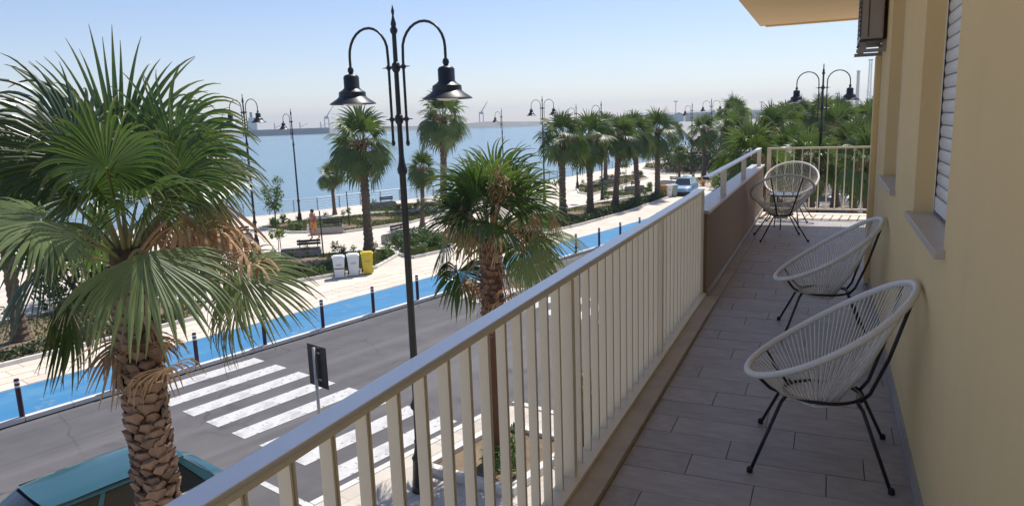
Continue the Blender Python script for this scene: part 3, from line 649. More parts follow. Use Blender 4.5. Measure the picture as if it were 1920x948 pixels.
for (px, py, dist, L_) in ((865, 385, 11.9, .8), (880, 400, 11.7, .95), (905, 410, 12.6, .7), (1005, 395, 12.0, .6), (1040, 402, 12.3, .6), (845, 395, 12.3, .6)):
    d = rt*((px-960)/F)-up*((py-474)/F)+fw; h = CAM+d*(dist/math.hypot(d.x, d.y))-P2L
    mb = frond((0, 0, 4.0), 0, 0, 0, L_, 9, 1.2, 0, hub=h, axis=sc2*rg.uniform(-.2, .2)-UPV, nrm=tc2, spread=R(24), rg=rg, split=.3, wide=2); mb.m = [0]*len(mb.m); mb.build('dry_frond', [M['dead']], p2, attr=True)
for (px, py, dist) in ((935, 330, 11.7), (945, 345, 11.6), (925, 350, 11.6)):
    d = rt*((px-960)/F)-up*((py-474)/F)+fw; h = CAM+d*(dist/math.hypot(d.x, d.y))-P2L
    mb = MB(); mb.tube([(0, 0, 4.1), (h.x*.5, h.y*.5, (4.1+h.z)/2+.1), tuple(h)], [.018, .014, .008], 5)
    for i in range(110):
        q = h+Vector((rg.gauss(0, .07), rg.gauss(0, .07), rg.gauss(-.06, .13))); dd = Vector((rg.uniform(-1, 1), rg.uniform(-1, 1), rg.uniform(-1, .5))).normalized()*.07; sd = dd.cross(Vector((.3, .2, 1))).normalized()*.014
        mb.face([mb.vert(q-sd), mb.vert(q+sd), mb.vert(q+dd+sd*.4), mb.vert(q+dd-sd*.4)])
    mb.build('flower_stalk', M['dead'], p2)

# palms farther off: three built, the rest copied
protos = []
for v in range(3):
    rg = random.Random(40+v)
    hgt = (5.2, 5.05, 4.9)[v]
    pal = thing('fan_palm', '', 'palm tree', (0, 0, 0))
    prof = []
    for z in range(47):
        zz = z*hgt/46; r_ = .185+.17*math.exp(-zz*1.9)+.02*(zz/hgt); prof.append((r_*(1.10 if z % 2 else .93), zz))
    trunk_mesh(prof, 11, .09, rg, None).build('trunk', M['trunkfar'], pal, smooth=False)
    crown(pal, hgt+.15, 28, 26, rg, 2, (1.1, 1.06, 1.12)[v], 'frondfar', dead=14, nin=9, steps=(2, 5), lowel=(-38, -30, -44)[v], dk=(.95, 1.15, .85)[v])
    protos.append(pal)
def put_palm(v, loc, label, group, rz, scale):
    pal = protos[v]
    if not pal.get('used'):
        pal['used'] = 1; pal.location = loc; pal.rotation_euler = (0, 0, rz); pal['label'] = label; pal['group'] = group; pal.scale = (scale,)*3; return pal
    c = copy_tree(pal, loc, rz, label, group, scale); c.rotation_euler = (rng.uniform(-.06, .06), rng.uniform(-.06, .06), rz); k_ = rng.uniform(.92, 1.08); c.scale = (scale*k_, scale*rng.uniform(.95, 1.05)*k_, scale*rng.uniform(.96, 1.06)); return c
K = .98
rowL = 'fan palm in the row planted in the long bed beside the blue cycle lane'; rowG = 'row of palms along the cycle lane'
put_palm(0, at(693, 478, KZ), 'fan palm behind the three wheelie bins', rowG, .3, 1.03)
for i, (px, py) in enumerate(((1056, 412), (1107, 400), (1153, 390), (1197, 383), (1233, 372))):
    put_palm((i+1) % 3, at(px, py, KZ), 'fan palm, %s of the long bed row counted from the yellow bin' % ('first', 'second', 'third', 'fourth', 'fifth')[i], rowG, i*1.9+.4, (1.0, 1.0, .95, .93, 1.05)[i])
put_palm(2, at(40, 640, KZ), 'fan palm growing beside the dark round bush in the shaded bed', rowG, 2.2, .93)
put_palm(1, at(395, 520, KZ), 'fan palm at the corner of the shaded bed past the dark round bush', rowG, 1.2, .98)
seaL = 'fan palm standing near the sea fence'; seaG = 'palms out on the promenade'
for i, (px, py, s_) in enumerate(((832, 388, 1.3), (1135, 345, .95), (1320, 335, .95), (1372, 322, 1.12), (1265, 318, .8))):
    put_palm(i % 3, at(px, py, KZ), ('fan palm behind the bench facing the sea fence', 'fan palm beside the pale low bench past the palm row', 'fan palm in front of the weathered board wall', 'tall fan palm past the weathered board wall', 'short fan palm beside the broad dark bush')[i], seaG, i*2.3, s_)
for i, (s_, t_, sc_) in enumerate(((24.2, -8.6, .92), (30.2, -8.3, .88), (36.3, -8.2, .95), (29.5, -6.2, .86), (41, -8.5, .95), (34, -10.6, .9))):
    put_palm(i % 3, ST(s_, t_, KZ), ('fan palm beyond the corner where parapet rail and end railing meet', 'fan palm right beside the lamp past the end railing', 'fan palm whose trunk shows between the end railing bars near the building corner', 'fan palm beyond the end railing, close to the building side', 'farthest pavement palm past the lamp, beyond the end railing', 'fan palm at the road edge past the lamp, beyond the end railing')[i], 'palms beyond the end railing', i*1.7+.9, sc_*.93)
for i, (s_, t_, sc_) in enumerate(((46, -15.6, .95), (52, -17, 1.0), (50, -12.5, 1.0), (57, -15.5, 1.05), (63, -20, 1.05), (66, -14, 1.1), (72, -18, 1.1), (60, -23.5, 1.0), (70, -27, 1.05), (80, -24, 1.15), (84, -17, 1.15), (96, -26, 1.2), (58, -10.5, 1.0))):
    put_palm(i % 3, ST(s_, t_, 0.02), 'fan palm in the dense distant grove at the road junction', 'grove of palms at the junction', i*2.1+.3, sc_*.99)
pitm = MB(); pitm.lathe([(.85, 0), (.85, .05), (.78, .07), (.001, .08)], 18); pitme = pitm.mesh('tree_pit', M['soil'])
for o in [o for o in C.objects if o.get('group') in ('grove of palms at the junction', 'palms beyond the end railing')]:
    if o.get('group') == 'palms beyond the end railing' and (Vector(o.location)-ST(34, -10.6, KZ)).length < .1: o.location.z = .02
    struct(link('tree_pit', pitme, None, (o.location.x, o.location.y, (.0 if o.location.z < .1 else KZ-.006)-.004)))
# small palm and slim palms on the promenade
for (px, py, sc_, lb) in ((628, 402, .55, 'young small fan palm with dark drooping head behind the slatted bench'), (792, 425, .66, 'young small fan palm near the sea fence, thin trunk'), (1274, 345, .5, 'young small fan palm beside the big dark rounded bush')):
    put_palm(0, at(px, py, KZ), lb, 'young palms', px, sc_)

# ------------------------------------------------------------------ leafy plants
def leafblob(mb, c, rx, ry, rz, n, size, rg, m=0, shell=.45, lump=.25, up_=.3):
    ph = [rg.uniform(0, 6.28) for _ in range(6)]
    for i in range(n):
        d = Vector((rg.gauss(0, 1), rg.gauss(0, 1), rg.gauss(0, 1))).normalized()
        k = 1+lump*(math.sin(3*d.x+ph[0])*math.sin(4*d.y+ph[1])+.7*math.sin(6*d.z+5*d.x+ph[2]))
        r_ = (shell+(1-shell)*rg.random()**.5)*k
        p = Vector((c[0]+d.x*rx*r_, c[1]+d.y*ry*r_, c[2]+d.z*rz*r_))
        nrm = (d+Vector((rg.gauss(0, .6), rg.gauss(0, .6), rg.gauss(0, .6)+up_))).normalized(); x = nrm.orthogonal().normalized()
        x = (Matrix.Rotation(rg.uniform(0, 6.28), 3, nrm) @ x); y = nrm.cross(x); s_ = size*rg.uniform(.6, 1.3)
        a = mb.vert(p-x*s_); b_ = mb.vert(p+y*s_*.45+nrm*s_*.12); c_ = mb.vert(p+x*s_); d_ = mb.vert(p-y*s_*.45+nrm*s_*.12); mb.face((a, b_, c_, d_), m)
def bush(name, loc, rx, ry, rz, n, size, m, label, cat='bush', group=None, seed=1, stems=5):
    rg = random.Random(seed); t_ = thing(name, label, cat, loc, 0, group)
    mb = MB(); leafblob(mb, (0, 0, rz*.95), rx, ry, rz, n, size, rg); mb.build('foliage', M[m], t_)
    mb = MB()
    for i in range(stems):
        a = i*2.4; mb.tube([(0, 0, 0), (math.cos(a)*rx*.25, math.sin(a)*ry*.25, rz*.4), (math.cos(a)*rx*.6, math.sin(a)*ry*.6, rz*1.1)], [.05*rx+.01, .03*rx+.008, .008], 5)
    mb.build('stems', M['bark'], t_); return t_
bush('round_bush', at(165, 565, KZ), 2.0, 2.0, 1.5, 3800, .11, 'leafd', 'large dark round bush in the shaded bed left of the plaza', seed=3)
bush('broad_bush', at(1290, 322, KZ), 3.6, 2.6, 1.6, 3200, .16, 'leafd', 'broad dark rounded bush by the water near the wooden wall', seed=4)
bush('broad_bush', at(1345, 318, KZ), 2.2, 2.2, 1.9, 1800, .16, 'leafd', 'tall dark bush by the wooden wall beside the broad bush', seed=6)
for i, (px, py, r_) in enumerate(((755, 464, .75), (790, 455, .7), (812, 462, .65))):
    bush('shrub', at(px, py, KZ), r_, r_, r_*.62, 800, .085, 'leafm', 'mid green mounded shrub beside the end of a stone bench', group='mounded shrubs by the stone bench', seed=20+i)
for i, (px, py, r_, m) in enumerate(((1385, 345, .9, 'leafl'), (1352, 352, .8, 'leafm'), (1400, 352, .8, 'leafm'))):
    bush('shrub', at(px, py, KZ), r_, r_, r_*.7, 700, .09, m, 'bushy green shrub behind the parapet rail', group='shrubs behind the parapet rail', seed=30+i)
# spiky dry plant
rg = random.Random(9)
def spiky(loc, label, n=60, L_=1.2):
    mb = MB()
    for i in range(n):
        a = i*2.4; e = R(rg.uniform(15, 80)); d = Vector((math.cos(a)*math.cos(e), math.sin(a)*math.cos(e), math.sin(e))); sd = Vector((-math.sin(a), math.cos(a), 0))*.035; l = L_*rg.uniform(.6, 1.1)
        ids = [mb.vert(-sd), mb.vert(sd), mb.vert(d*l*.6+sd), mb.vert(d*l*.6-sd)]; t_ = mb.vert(d*l-Vector((0, 0, .25*l*math.cos(e)))); mb.face(ids); mb.face((ids[3], ids[2], t_))
    tag(mb.build('spiky_plant', M['dryplant'], loc=loc), label, 'plant', 'dry spiky plants')
for px, py in ((1318, 348), (1338, 350)): spiky(at(px, py, KZ), 'dry spiky tan plant behind the parapet rail')
# small plants (copied)
sp = []
for v in range(3):
    rg = random.Random(60+v); t_ = thing('small_plant', '', 'plant')
    mb = MB(); leafblob(mb, (0, 0, .36), .22, .22, .24, 90, .07, rg, shell=.2, lump=.35); mb.build('foliage', M['leafm'], t_)
    mb = MB(); mb.tube([(0, 0, 0), (.02, .01, .35)], [.012, .008], 5); mb.build('stem', M['bark'], t_); sp.append(t_)
def small_plant(loc, label, group, s_=1.):
    p = sp[rng.randrange(3)]
    if not p.get('used'):
        p['used'] = 1; p.location = loc; p['label'] = label; p['group'] = group; p.scale = (s_,)*3; return
    copy_tree(p, loc, rng.uniform(0, 6), label, group, s_)
# planting beds
m_ = MB(); m_.box(-.06, .06, -.497, .497, -.05, .12); bks = m_.mesh('bed_kerb', M['kerb'])
def inside(poly, x, y):
    c = False; n = len(poly)
    for i in range(n):
        a, b_ = poly[i], poly[(i+1) % n]
        if (a[1] > y) != (b_[1] > y) and x < (b_[0]-a[0])*(y-a[1])/(b_[1]-a[1])+a[0]: c = not c
    return c
def bed(pts, label, ngrass, nplants, grow, seed, edge_only=True):
    rg = random.Random(seed); poly = [(p.x, p.y) for p in pts]
    cx = sum(p[0] for p in poly)/len(poly); cyy = sum(p[1] for p in poly)/len(poly)
    mb = MB(); mb.prism(poly, KZ-.03, KZ+.05); bo = struct(mb.build('planting_bed', M['soil'])); n = len(poly)
    for i in range(n):
        a = Vector((*poly[i], 0)); b_ = Vector((*poly[(i+1) % n], 0)); L_ = (b_-a).length; k = max(1, round(L_)); d = (b_-a)/k
        for j in range(k):
            o = link('bed_kerb', bks, bo, a+d*(j+.5)+Vector((0, 0, KZ+.0+rg.uniform(-.004, .004))), -math.atan2(d.x, d.y)); o.scale = (1, d.length/1.0, 1)
    x0, x1 = min(p[0] for p in poly), max(p[0] for p in poly); y0, y1 = min(p[1] for p in poly), max(p[1] for p in poly)
    mb = MB(); c = 0; tries = 0
    while c < ngrass and tries < ngrass*6:
        tries += 1; x = rg.uniform(x0, x1); y = rg.uniform(y0, y1)
        if not inside(poly, x, y) or math.sin(x*1.3+seed)+math.sin(y*1.7+2*seed) < -.75+rg.uniform(-.5, .5): continue
        a = rg.uniform(0, 6.28); h = rg.uniform(.05, .17); wd = rg.uniform(.02, .05); dx, dy = math.cos(a)*wd, math.sin(a)*wd; lx, ly = rg.uniform(-.08, .08), rg.uniform(-.08, .08)
        i0 = mb.vert((x-dx, y-dy, KZ+.04)); i1 = mb.vert((x+dx, y+dy, KZ+.04)); i2 = mb.vert((x+lx, y+ly, KZ+.04+h)); mb.face((i0, i1, i2)); c += 1
    struct(mb.build('bed_grass', M['grass'], bo), 'stuff')
    for j in range(nplants):
        for _ in range(40):
            if edge_only and rg.random() < .8:
                i = rg.randrange(n); u = rg.random(); x = poly[i][0]*(1-u)+poly[(i+1) % n][0]*u; y = poly[i][1]*(1-u)+poly[(i+1) % n][1]*u; x += (cx-x)*.1; y += (cyy-y)*.1
            else: x = rg.uniform(x0, x1); y = rg.uniform(y0, y1)
            if inside(poly, x, y): break
        small_plant((x, y, KZ+.04), label, grow, rg.uniform(.65, 1.15))
    return bo
def S2(lst): return [ST(a*K, b_*K) for a, b_ in lst]
bed(S2([(-4, -23.35), (11.8, -23.35), (13.2, -25), (12.4, -27.6), (9.5, -28.9), (-4, -29.6)]), 'small leafy plant in the shaded bed around the dark round bush', 5000, 16, 'plants of the shaded bed', 1)
bed([at(x, y, KZ) for x, y in ((548, 530), (660, 512), (705, 503), (745, 480), (735, 470), (640, 476), (500, 488), (470, 520))], 'small leafy plant in the bed behind the wheelie bins', 9000, 20, 'plants of the bed behind the bins', 2)
bed([at(x, y, KZ) for x, y in ((486, 428), (545, 437), (648, 436), (770, 418), (850, 398), (770, 396), (640, 408), (520, 420))], 'small leafy plant in the bed behind the walking man', 9000, 34, 'plants of the bed behind the man', 3)
bed([at(x, y, KZ) for x, y in ((690, 400), (760, 398), (840, 386), (820, 380), (740, 385), (690, 391))], 'small leafy plant in the bed by the sea fence', 3500, 14, 'plants of the bed by the fence', 4)
bedD = bed(S2([(25.5, -29.0), (27.5, -23.9), (36, -23.4), (43, -23.9), (51.5, -25.2), (52, -27.2), (45, -28.3), (36, -28.4), (30, -29)]), 'small leafy plant in the long bed of the palm row', 9000, 34, 'plants of the palm row bed', 5)
bed([at(x, y, KZ) for x, y in ((1130, 372), (1170, 370), (1225, 362), (1222, 352), (1180, 356), (1130, 362))], 'small leafy plant in the bed with the round lamp base', 3000, 14, 'plants of the lamp bed', 6)
bed([at(x, y, KZ) for x, y in ((1085, 362), (1110, 366), (1215, 334), (1200, 327), (1130, 336), (1080, 350))], 'small leafy plant in the bed behind the palm row', 3500, 16, 'plants of the bed past the palm row', 7)
bed([at(x, y, KZ) for x, y in ((1205, 316), (1250, 322), (1330, 320), (1340, 308), (1260, 306), (1212, 309))], 'small leafy plant in the bed of the broad dark bush', 2500, 10, 'plants of the bush bed', 8)
bed([at(x, y, KZ) for x, y in ((1260, 352), (1300, 348), (1345, 338), (1345, 328), (1300, 336), (1268, 342))], 'small leafy plant in the bed by the far bench', 2500, 12, 'plants of the far bench bed', 9)
bed([at(x, y, KZ) for x, y in ((745, 478), (775, 484), (840, 470), (870, 452), (830, 446), (760, 458))], 'small leafy plant in the bed of mounded shrubs', 4000, 12, 'plants of the shrub bed', 10)
# clipped dark hedge along the front of the palm row bed and the shaded bed
def hedge(pts, wd, hh, n, label, seed):
    rg = random.Random(seed); mb = MB()
    for i in range(n):
        k = rg.random()*(len(pts)-1); j = int(k); p = pts[j].lerp(pts[j+1], k-j); d = (pts[j+1]-pts[j]).normalized(); q = Vector((d.y, -d.x, 0))
        z = hh*rg.random()**.6; p = p+q*rg.uniform(-wd, wd)*(1-.3*z/hh); p.z = KZ+.05+z*(1+.2*math.sin(k*9))
        leafblob(mb, p, .03, .03, .03, 1, .075, rg)
    tag(mb.build('low_hedge', M['leafd']), label, 'hedge')
hedge(S2([(28, -24.3), (36, -23.85), (43, -24.3), (51, -25.5)]), .45, .5, 6500, 'low dark hedge along the foot of the palm row by the cycle lane', 1)
hedge(S2([(-3, -23.8), (5, -23.8), (11.5, -23.8)]), .4, .35, 3500, 'low dark hedge along the front of the shaded bed', 2)
# young tree and staked saplings
rg = random.Random(77)
yt = thing('young_tree', 'young airy tree with light leaves rising in front of the sea', 'tree', at(517, 426, KZ))
mb = MB(); mb.tube([(0, 0, 0), (.05, 0, .9), (0, .05, 1.5)], [.06, .045, .035], 7)
tips = []
for i in range(9):
    a = i*2.4; z0 = 1.1+.05*i; e = Vector((math.cos(a)*rg.uniform(.3, .75), math.sin(a)*rg.uniform(.3, .75), z0+rg.uniform(.7, 1.9))); mb.tube([(0, 0, z0), Vector((0, 0, z0)).lerp(e, .5)+Vector((math.cos(a)*.15, math.sin(a)*.15, 0)), e], [.025, .015, .006], 5); tips.append(e)
mb.build('trunk', M['bark'], yt, smooth=True); mb = MB()
for e in tips: leafblob(mb, e, .28, .28, .34, 46, .09, rg, shell=.1); leafblob(mb, e*.8, .25, .25, .3, 26, .09, rg, shell=.1)
leafblob(mb, (0, 0, 1.35), .55, .55, .45, 260, .09, rg, shell=.2); mb.build('crown', M['leafm'], yt)
def sapling(loc, label, leaf, h=1.35, seed=0):
    rg = random.Random(seed); t_ = thing('staked_sapling', label, 'sapling', loc)
    mb = MB(); mb.tube([(0, 0, 0), (.03, .02, h*.9)], [.022, .015], 6); mb.build('trunk', M['bark'], t_)
    mb = MB(); mb.tube([(.14, .05, 0), (.10, .04, h*.85)], .02, 6); mb.build('stake', M['bark'], t_)
    mb = MB(); leafblob(mb, (0, 0, h), .42, .42, .22, 150, .1, rg, shell=.1); mb.build('crown', M[leaf], t_)
sapling(at(524, 487, KZ), 'bright yellow-green staked sapling beside a bench', 'leafl', 1.25, 1)
sapling(at(1049, 396, KZ), 'thin staked sapling among the palm row', 'leafm', 2.0, 2)
sapling(at(1172, 362, KZ), 'staked sapling with a light green head between two palms', 'leafm', 2.3, 3)
sapling(at(1268, 340, KZ), 'thin staked sapling in front of the broad dark bush', 'leafm', 2.2, 4)
sapling(at(1281, 338, KZ), 'taller staked sapling in front of the broad dark bush', 'leafm', 2.4, 5)
for (px, py, h, lb) in ((607, 484, 2.3, 'bare thin dark stake standing beside the bench near the walking man'), (655, 424, 2.2, 'bare thin dark stake standing in the bed behind the man')):
    mb = MB(); mb.tube([(0, 0, 0), (-.03, 0, h)], [.035, .03], 7); mb.lathe([(.05, 0), (.05, .12), (.035, .16)], 8); tag(mb.build('wooden_stake', M['dkwood'], loc=at(px, py, KZ)), lb, 'stake')

# ------------------------------------------------------------------ street lamps
def arm_parts(root, sgn, off, dirv):
    x = lambda r_, z: Vector((dirv[0]*sgn*r_, dirv[1]*sgn*r_, z))
    mb = MB(); pts = [x(.15, 5.95), x(.15, 6.6), x(.15, 7.15)]; rr = (off-.15)/2; c = .15+rr
    for i in range(1, 14):
        a = math.pi-i*math.pi/13; pts.append(x(c+rr*math.cos(a), 7.28+rr*1.0*math.sin(a)))
    pts.append(x(off, 7.10))
    mb.tube(pts, .021, 8); arm = mb.build('arm', M['lampblk'], root, smooth=True)
    p = x(.15, 5.9); m_ = MB(); m_.lathe([(.005, -.05), (.03, -.02), (.03, .02), (.02, .06)], 10, c=p); m_.build('rod_tip', M['lampblk'], arm, smooth=True)
    for z in (6.27, 7.06):
        m_ = MB(); m_.lathe([(.012, -.055), (.035, -.02), (.04, 0), (.035, .02), (.012, .055)], 8, c=x(.15, z)); m_.tube([x(.03, z), x(.28, z)], [.028, .004], 6); m_.build('clamp', M['lampblk'], arm)
    q = x(off, 0)
    m_ = MB(); m_.lathe([(.012, 7.14), (.045, 7.10), (.05, 7.06), (.03, 7.02), (.10, 7.0), (.125, 6.97), (.125, 6.80), (.15, 6.77), (.215, 6.73), (.22, 6.66), (.25, 6.63), (.365, 6.555), (.375, 6.54), (.36, 6.535), (.23, 6.60), (.0001, 6.64)], 28, c=q)
    sh = m_.build('lamp_shade', M['lampblk'], root); smooth_edges(sh, 40)
    m_ = MB(); m_.lathe([(.20, 6.60), (.19, 6.555), (.12, 6.52), (.001, 6.51)], 20, c=q); m_.build('lamp_glass', M['bulbglass'], sh, smooth=True)
def make_lamp(double, label, loc, rz, off=.97):
    t_ = thing('street_lamp', label, 'street lamp', loc, rz)
    m_ = MB(); m_.lathe([(.17, 0), (.17, .05), (.145, .08), (.15, .12), (.125, .55), (.14, .60), (.10, .66), (.075, .85), (.085, .9), (.07, .95), (.068, 1.45), (.105, 1.5), (.11, 1.56), (.07, 1.63), (.062, 1.7), (.052, 5.40), (.075, 5.44), (.08, 5.50), (.06, 5.56), (.05, 5.62), (.042, 5.7), (.034, 7.55)], 16)
    smooth_edges(m_.build('post', M['lampblk'], t_), 50)
    m_ = MB(); m_.lathe([(.034, 7.55), (.055, 7.58), (.06, 7.62), (.035, 7.66), (.045, 7.70), (.028, 7.76), (.014, 7.82), (.022, 7.86), (.026, 7.89), (.012, 7.94), (.002, 7.99)], 14); m_.build('finial', M['lampblk'], t_, smooth=True)
    for z in (6.27, 7.06):
        m_ = MB(); m_.lathe([(.03, -.09), (.06, -.05), (.075, 0), (.06, .05), (.03, .09)], 12, c=(0, 0, z)); m_.tube([(-.15, 0, z), (.15, 0, z)], .018, 6); m_.build('collar', M['lampblk'], t_, smooth=True)
    arm_parts(t_, 1, off, (1, 0))
    if double: arm_parts(t_, -1, off, (1, 0))
    return t_
l1 = make_lamp(True, 'tall black double-armed street lamp on the near pavement beside the zebra crossing', at(791, 917, KZ), R(-9))
copy_tree(l1, at(483, 472, KZ), R(-4), 'black double-armed street lamp on the plaza beside the young airy tree')
copy_tree(l1, ST(44.3, -32, KZ), R(-9), 'black double-armed street lamp rising behind the row of palms')
copy_tree(l1, ST(30.0, -8.15, KZ), R(-9), 'black double-armed street lamp rising from palms past the end railing')
copy_tree(l1, ST(78, -33, KZ), R(-9), 'small distant double-armed street lamp above the palm crowns on the plaza')
copy_tree(l1, ST(97, -17, KZ), R(-9), 'small distant double-armed street lamp over the palms of the junction')
l2 = make_lamp(False, 'black single-armed street lamp near the sea fence behind the walking man', at(563, 417, KZ), math.pi+R(-6), .8); l2.scale = (.94,)*3
sg = 'single-armed lamps along the sea fence'
for (px, py) in ((940, 204), (1127, 190), (1298, 193), (1185, 204), (1080, 196)):
    d = rt*((px-960)/F)-up*((py-474)/F)+fw; q = CAM+d*((7.55-6.3)/d.z); q.z = KZ
    copy_tree(l2, q, math.pi+R(-6), 'distant black single-armed street lamp beyond the palm row', sg)

# ------------------------------------------------------------------ bollards
bo = thing('bollard', 'maroon bollard with two white bands on the kerb of the blue cycle lane', 'bollard', ST(0, -18.28, KZ), 0, 'bollards along the cycle lane')
m_ = MB(); m_.lathe([(.055, 0), (.055, .70), (.055, .88), (.05, .895), (.0005, .9)], 14); smooth_edges(m_.build('post', M['maroon'], bo), 40)
for z in (.70, .80): m_ = MB(); m_.lathe([(.0565, z), (.0565, z+.05)], 14); m_.build('white_band', M['white'], bo, smooth=False)
for i in range(20):
    s_ = .83+2.07*i
    if i == 0: bo.location = ST(s_, -18.29, KZ)
    else: copy_tree(bo, ST(s_, edge(s_)-.09, KZ), rng.uniform(0, 6))

# ------------------------------------------------------------------ sea fence
fe = thing('sea_fence', 'grey steel fence with thin horizontal rails along the sea wall', 'fence')
pts = [ST(s_, t_+.25, KZ) for s_, t_ in FENCE if -25 < s_ < 115]
m_ = MB(); m_.box(-.03, .03, -.03, .03, 0, .95); fp = m_.mesh('fence_post', M['fence'])
for a, b_ in zip(pts[:-1], pts[1:]):
    n_ = max(1, round((b_-a).length/1.75)); d = b_-a
    for i in range(n_): link('fence_post', fp, fe, a+d*i/n_, -math.atan2(d.x, d.y))
for z, r_ in ((.95, .028), (.72, .012), (.52, .012), (.32, .012), (.13, .012)):
    m_ = MB(); m_.tube([p+Vector((0, 0, z)) for p in pts], r_, 6); m_.build('fence_rail', M['fence'], fe)

# ------------------------------------------------------------------ benches
def make_bench():
    t_ = thing('stone_bench', '', 'bench')
    m_ = MB(); m_.box(-.95, .95, -.27, .27, 0, .42); bevel(m_.build('base', M['concrete'], t_), .015)
    for i in range(4): m_ = MB(); m_.box(-.90, .90, -.25+.128*i, -.25+.128*i+.11, .425, .46); m_.build('seat_slat', M['dkwood'], t_)
    for sx in (-.1, .75): m_ = MB(); m_.box(sx, sx+.05, .24, .275, .425, .86); m_.build('back_bracket', M['steel'], t_)
    for i in range(2): m_ = MB(); m_.box(-.2, .92, .205, .238, .58+.14*i, .69+.14*i); m_.build('back_slat', M['dkwood'], t_)
    return t_
bn = make_bench(); bg = 'stone benches on the plaza'
bn['label'] = 'stone bench with dark slats right behind the walking man'; bn['group'] = bg
p, q = at(580, 441, KZ), at(642, 437, KZ); bn.location = (p+q)/2+Vector((-.1, .25, 0)); bn.rotation_euler = (0, 0, math.atan2(q.y-p.y, q.x-p.x))
def bench(p, q, label, flip=False):
    p = at(*p, KZ); q = at(*q, KZ); a = math.atan2(q.y-p.y, q.x-p.x); n_ = Vector((-math.sin(a), math.cos(a), 0))
    copy_tree(bn, (p+q)/2+n_*.27, a+(math.pi if flip else 0), label, bg)
bench((528, 487), (602, 482), 'stone bench with dark slats beside the bright yellow-green sapling')
bench((1128, 346), (1162, 344), 'stone bench between palm trunks of the row, pale and low')
bench((1170, 362), (1218, 356), 'stone bench with dark backrest beside the light green staked sapling')
bench((1238, 348), (1266, 350), 'stone bench past the end of the palm row, before the pale blue car')
bench((698, 393), (746, 388), 'stone bench facing the sea fence')
p = at(726, 456, KZ); copy_tree(bn, p+Vector((.1, .75, 0)), R(84), 'stone bench seen end on beside the mounded shrubs', bg)
p = at(440, 455, KZ); copy_tree(bn, p, R(60), 'stone bench half hidden by fronds of the large palm', bg)

# ------------------------------------------------------------------ wheelie bins
def make_bin(bodym, lidm, label, loc, rz):
    t_ = thing('wheelie_bin', label, 'bin', loc, rz, 'wheelie bins')
    mb = MB(); 
    for (z, a, b_) in ((.02, .19, .20), (.80, .24, .26), (.83, .255, .275), (.87, .255, .275)):
        [mb.vert((x*a, y*b_, z)) for x, y in ((-1, -1), (1, -1), (1, 1), (-1, 1))]
    for k in range(3):
        for j in range(4): mb.face((k*4+j, k*4+(j+1) % 4, k*4+4+(j+1) % 4, k*4+4+j))
    mb.face((3, 2, 1, 0)); mb.face((12, 13, 14, 15)); bevel(mb.build('body', bodym, t_), .025)
    mb = MB(); mb.box(-.265, .265, -.285, .275, .872, .90); mb.box(-.21, .21, -.22, .2, .90, .945); bevel(mb.build('lid', lidm, t_), .02)
    mb = MB(); mb.tube([(-.2, .32, .86), (.2, .32, .86)], .016, 8); mb.tube([(-.18, .25, .86), (-.18, .32, .86)], .014, 6); mb.tube([(.18, .25, .86), (.18, .32, .86)], .014, 6); mb.build('handle', lidm, t_)
    for sx in (-1, 1): mb = MB(); mb.tube([(sx*.20, .20, .1), (sx*.245, .20, .1)], .1, 14); mb.build('wheel', M['rubber'], t_)
    mb = MB()
    for k, (z, wd) in enumerate(((.60, .10), (.565, .13), (.53, .11))):
        yy = -(.20+.06*(z-.02)/.78)-.004; mb.box(-wd, wd, yy-.002, yy, z, z+.018)
    mb.build('print', M['binprint'], t_); return t_
RB = R(38)
make_bin(M['binw'], M['binw'], 'pale grey wheelie bin with a dark band, first beside the kerbed bed', at(637, 520, KZ), RB)
t_ = bpy.data.objects['wheelie_bin']; mb = MB(); mb.box(-.225, .225, -.254, -.246, .40, .43); mb.build('dark_band', M['rubber'], t_)
make_bin(M['binw'], M['white'], 'plain pale grey wheelie bin between the banded one and the yellow one', at(664, 516, KZ), RB)
make_bin(M['biny'], M['biny'], 'yellow wheelie bin standing before a palm trunk', at(690, 512, KZ), RB)
make_bin(M['bino'], M['bino'], 'orange-brown wheelie bin at the end of the palm row', at(1243, 370, KZ), RB)
make_bin(M['white'], M['white'], 'white wheelie bin between the orange-brown and grey-green ones', at(1253, 369, KZ), RB)
make_bin(M['bing'], M['white'], 'grey-green wheelie bin with white lid beside the pale blue car', at(1263, 368, KZ), RB)

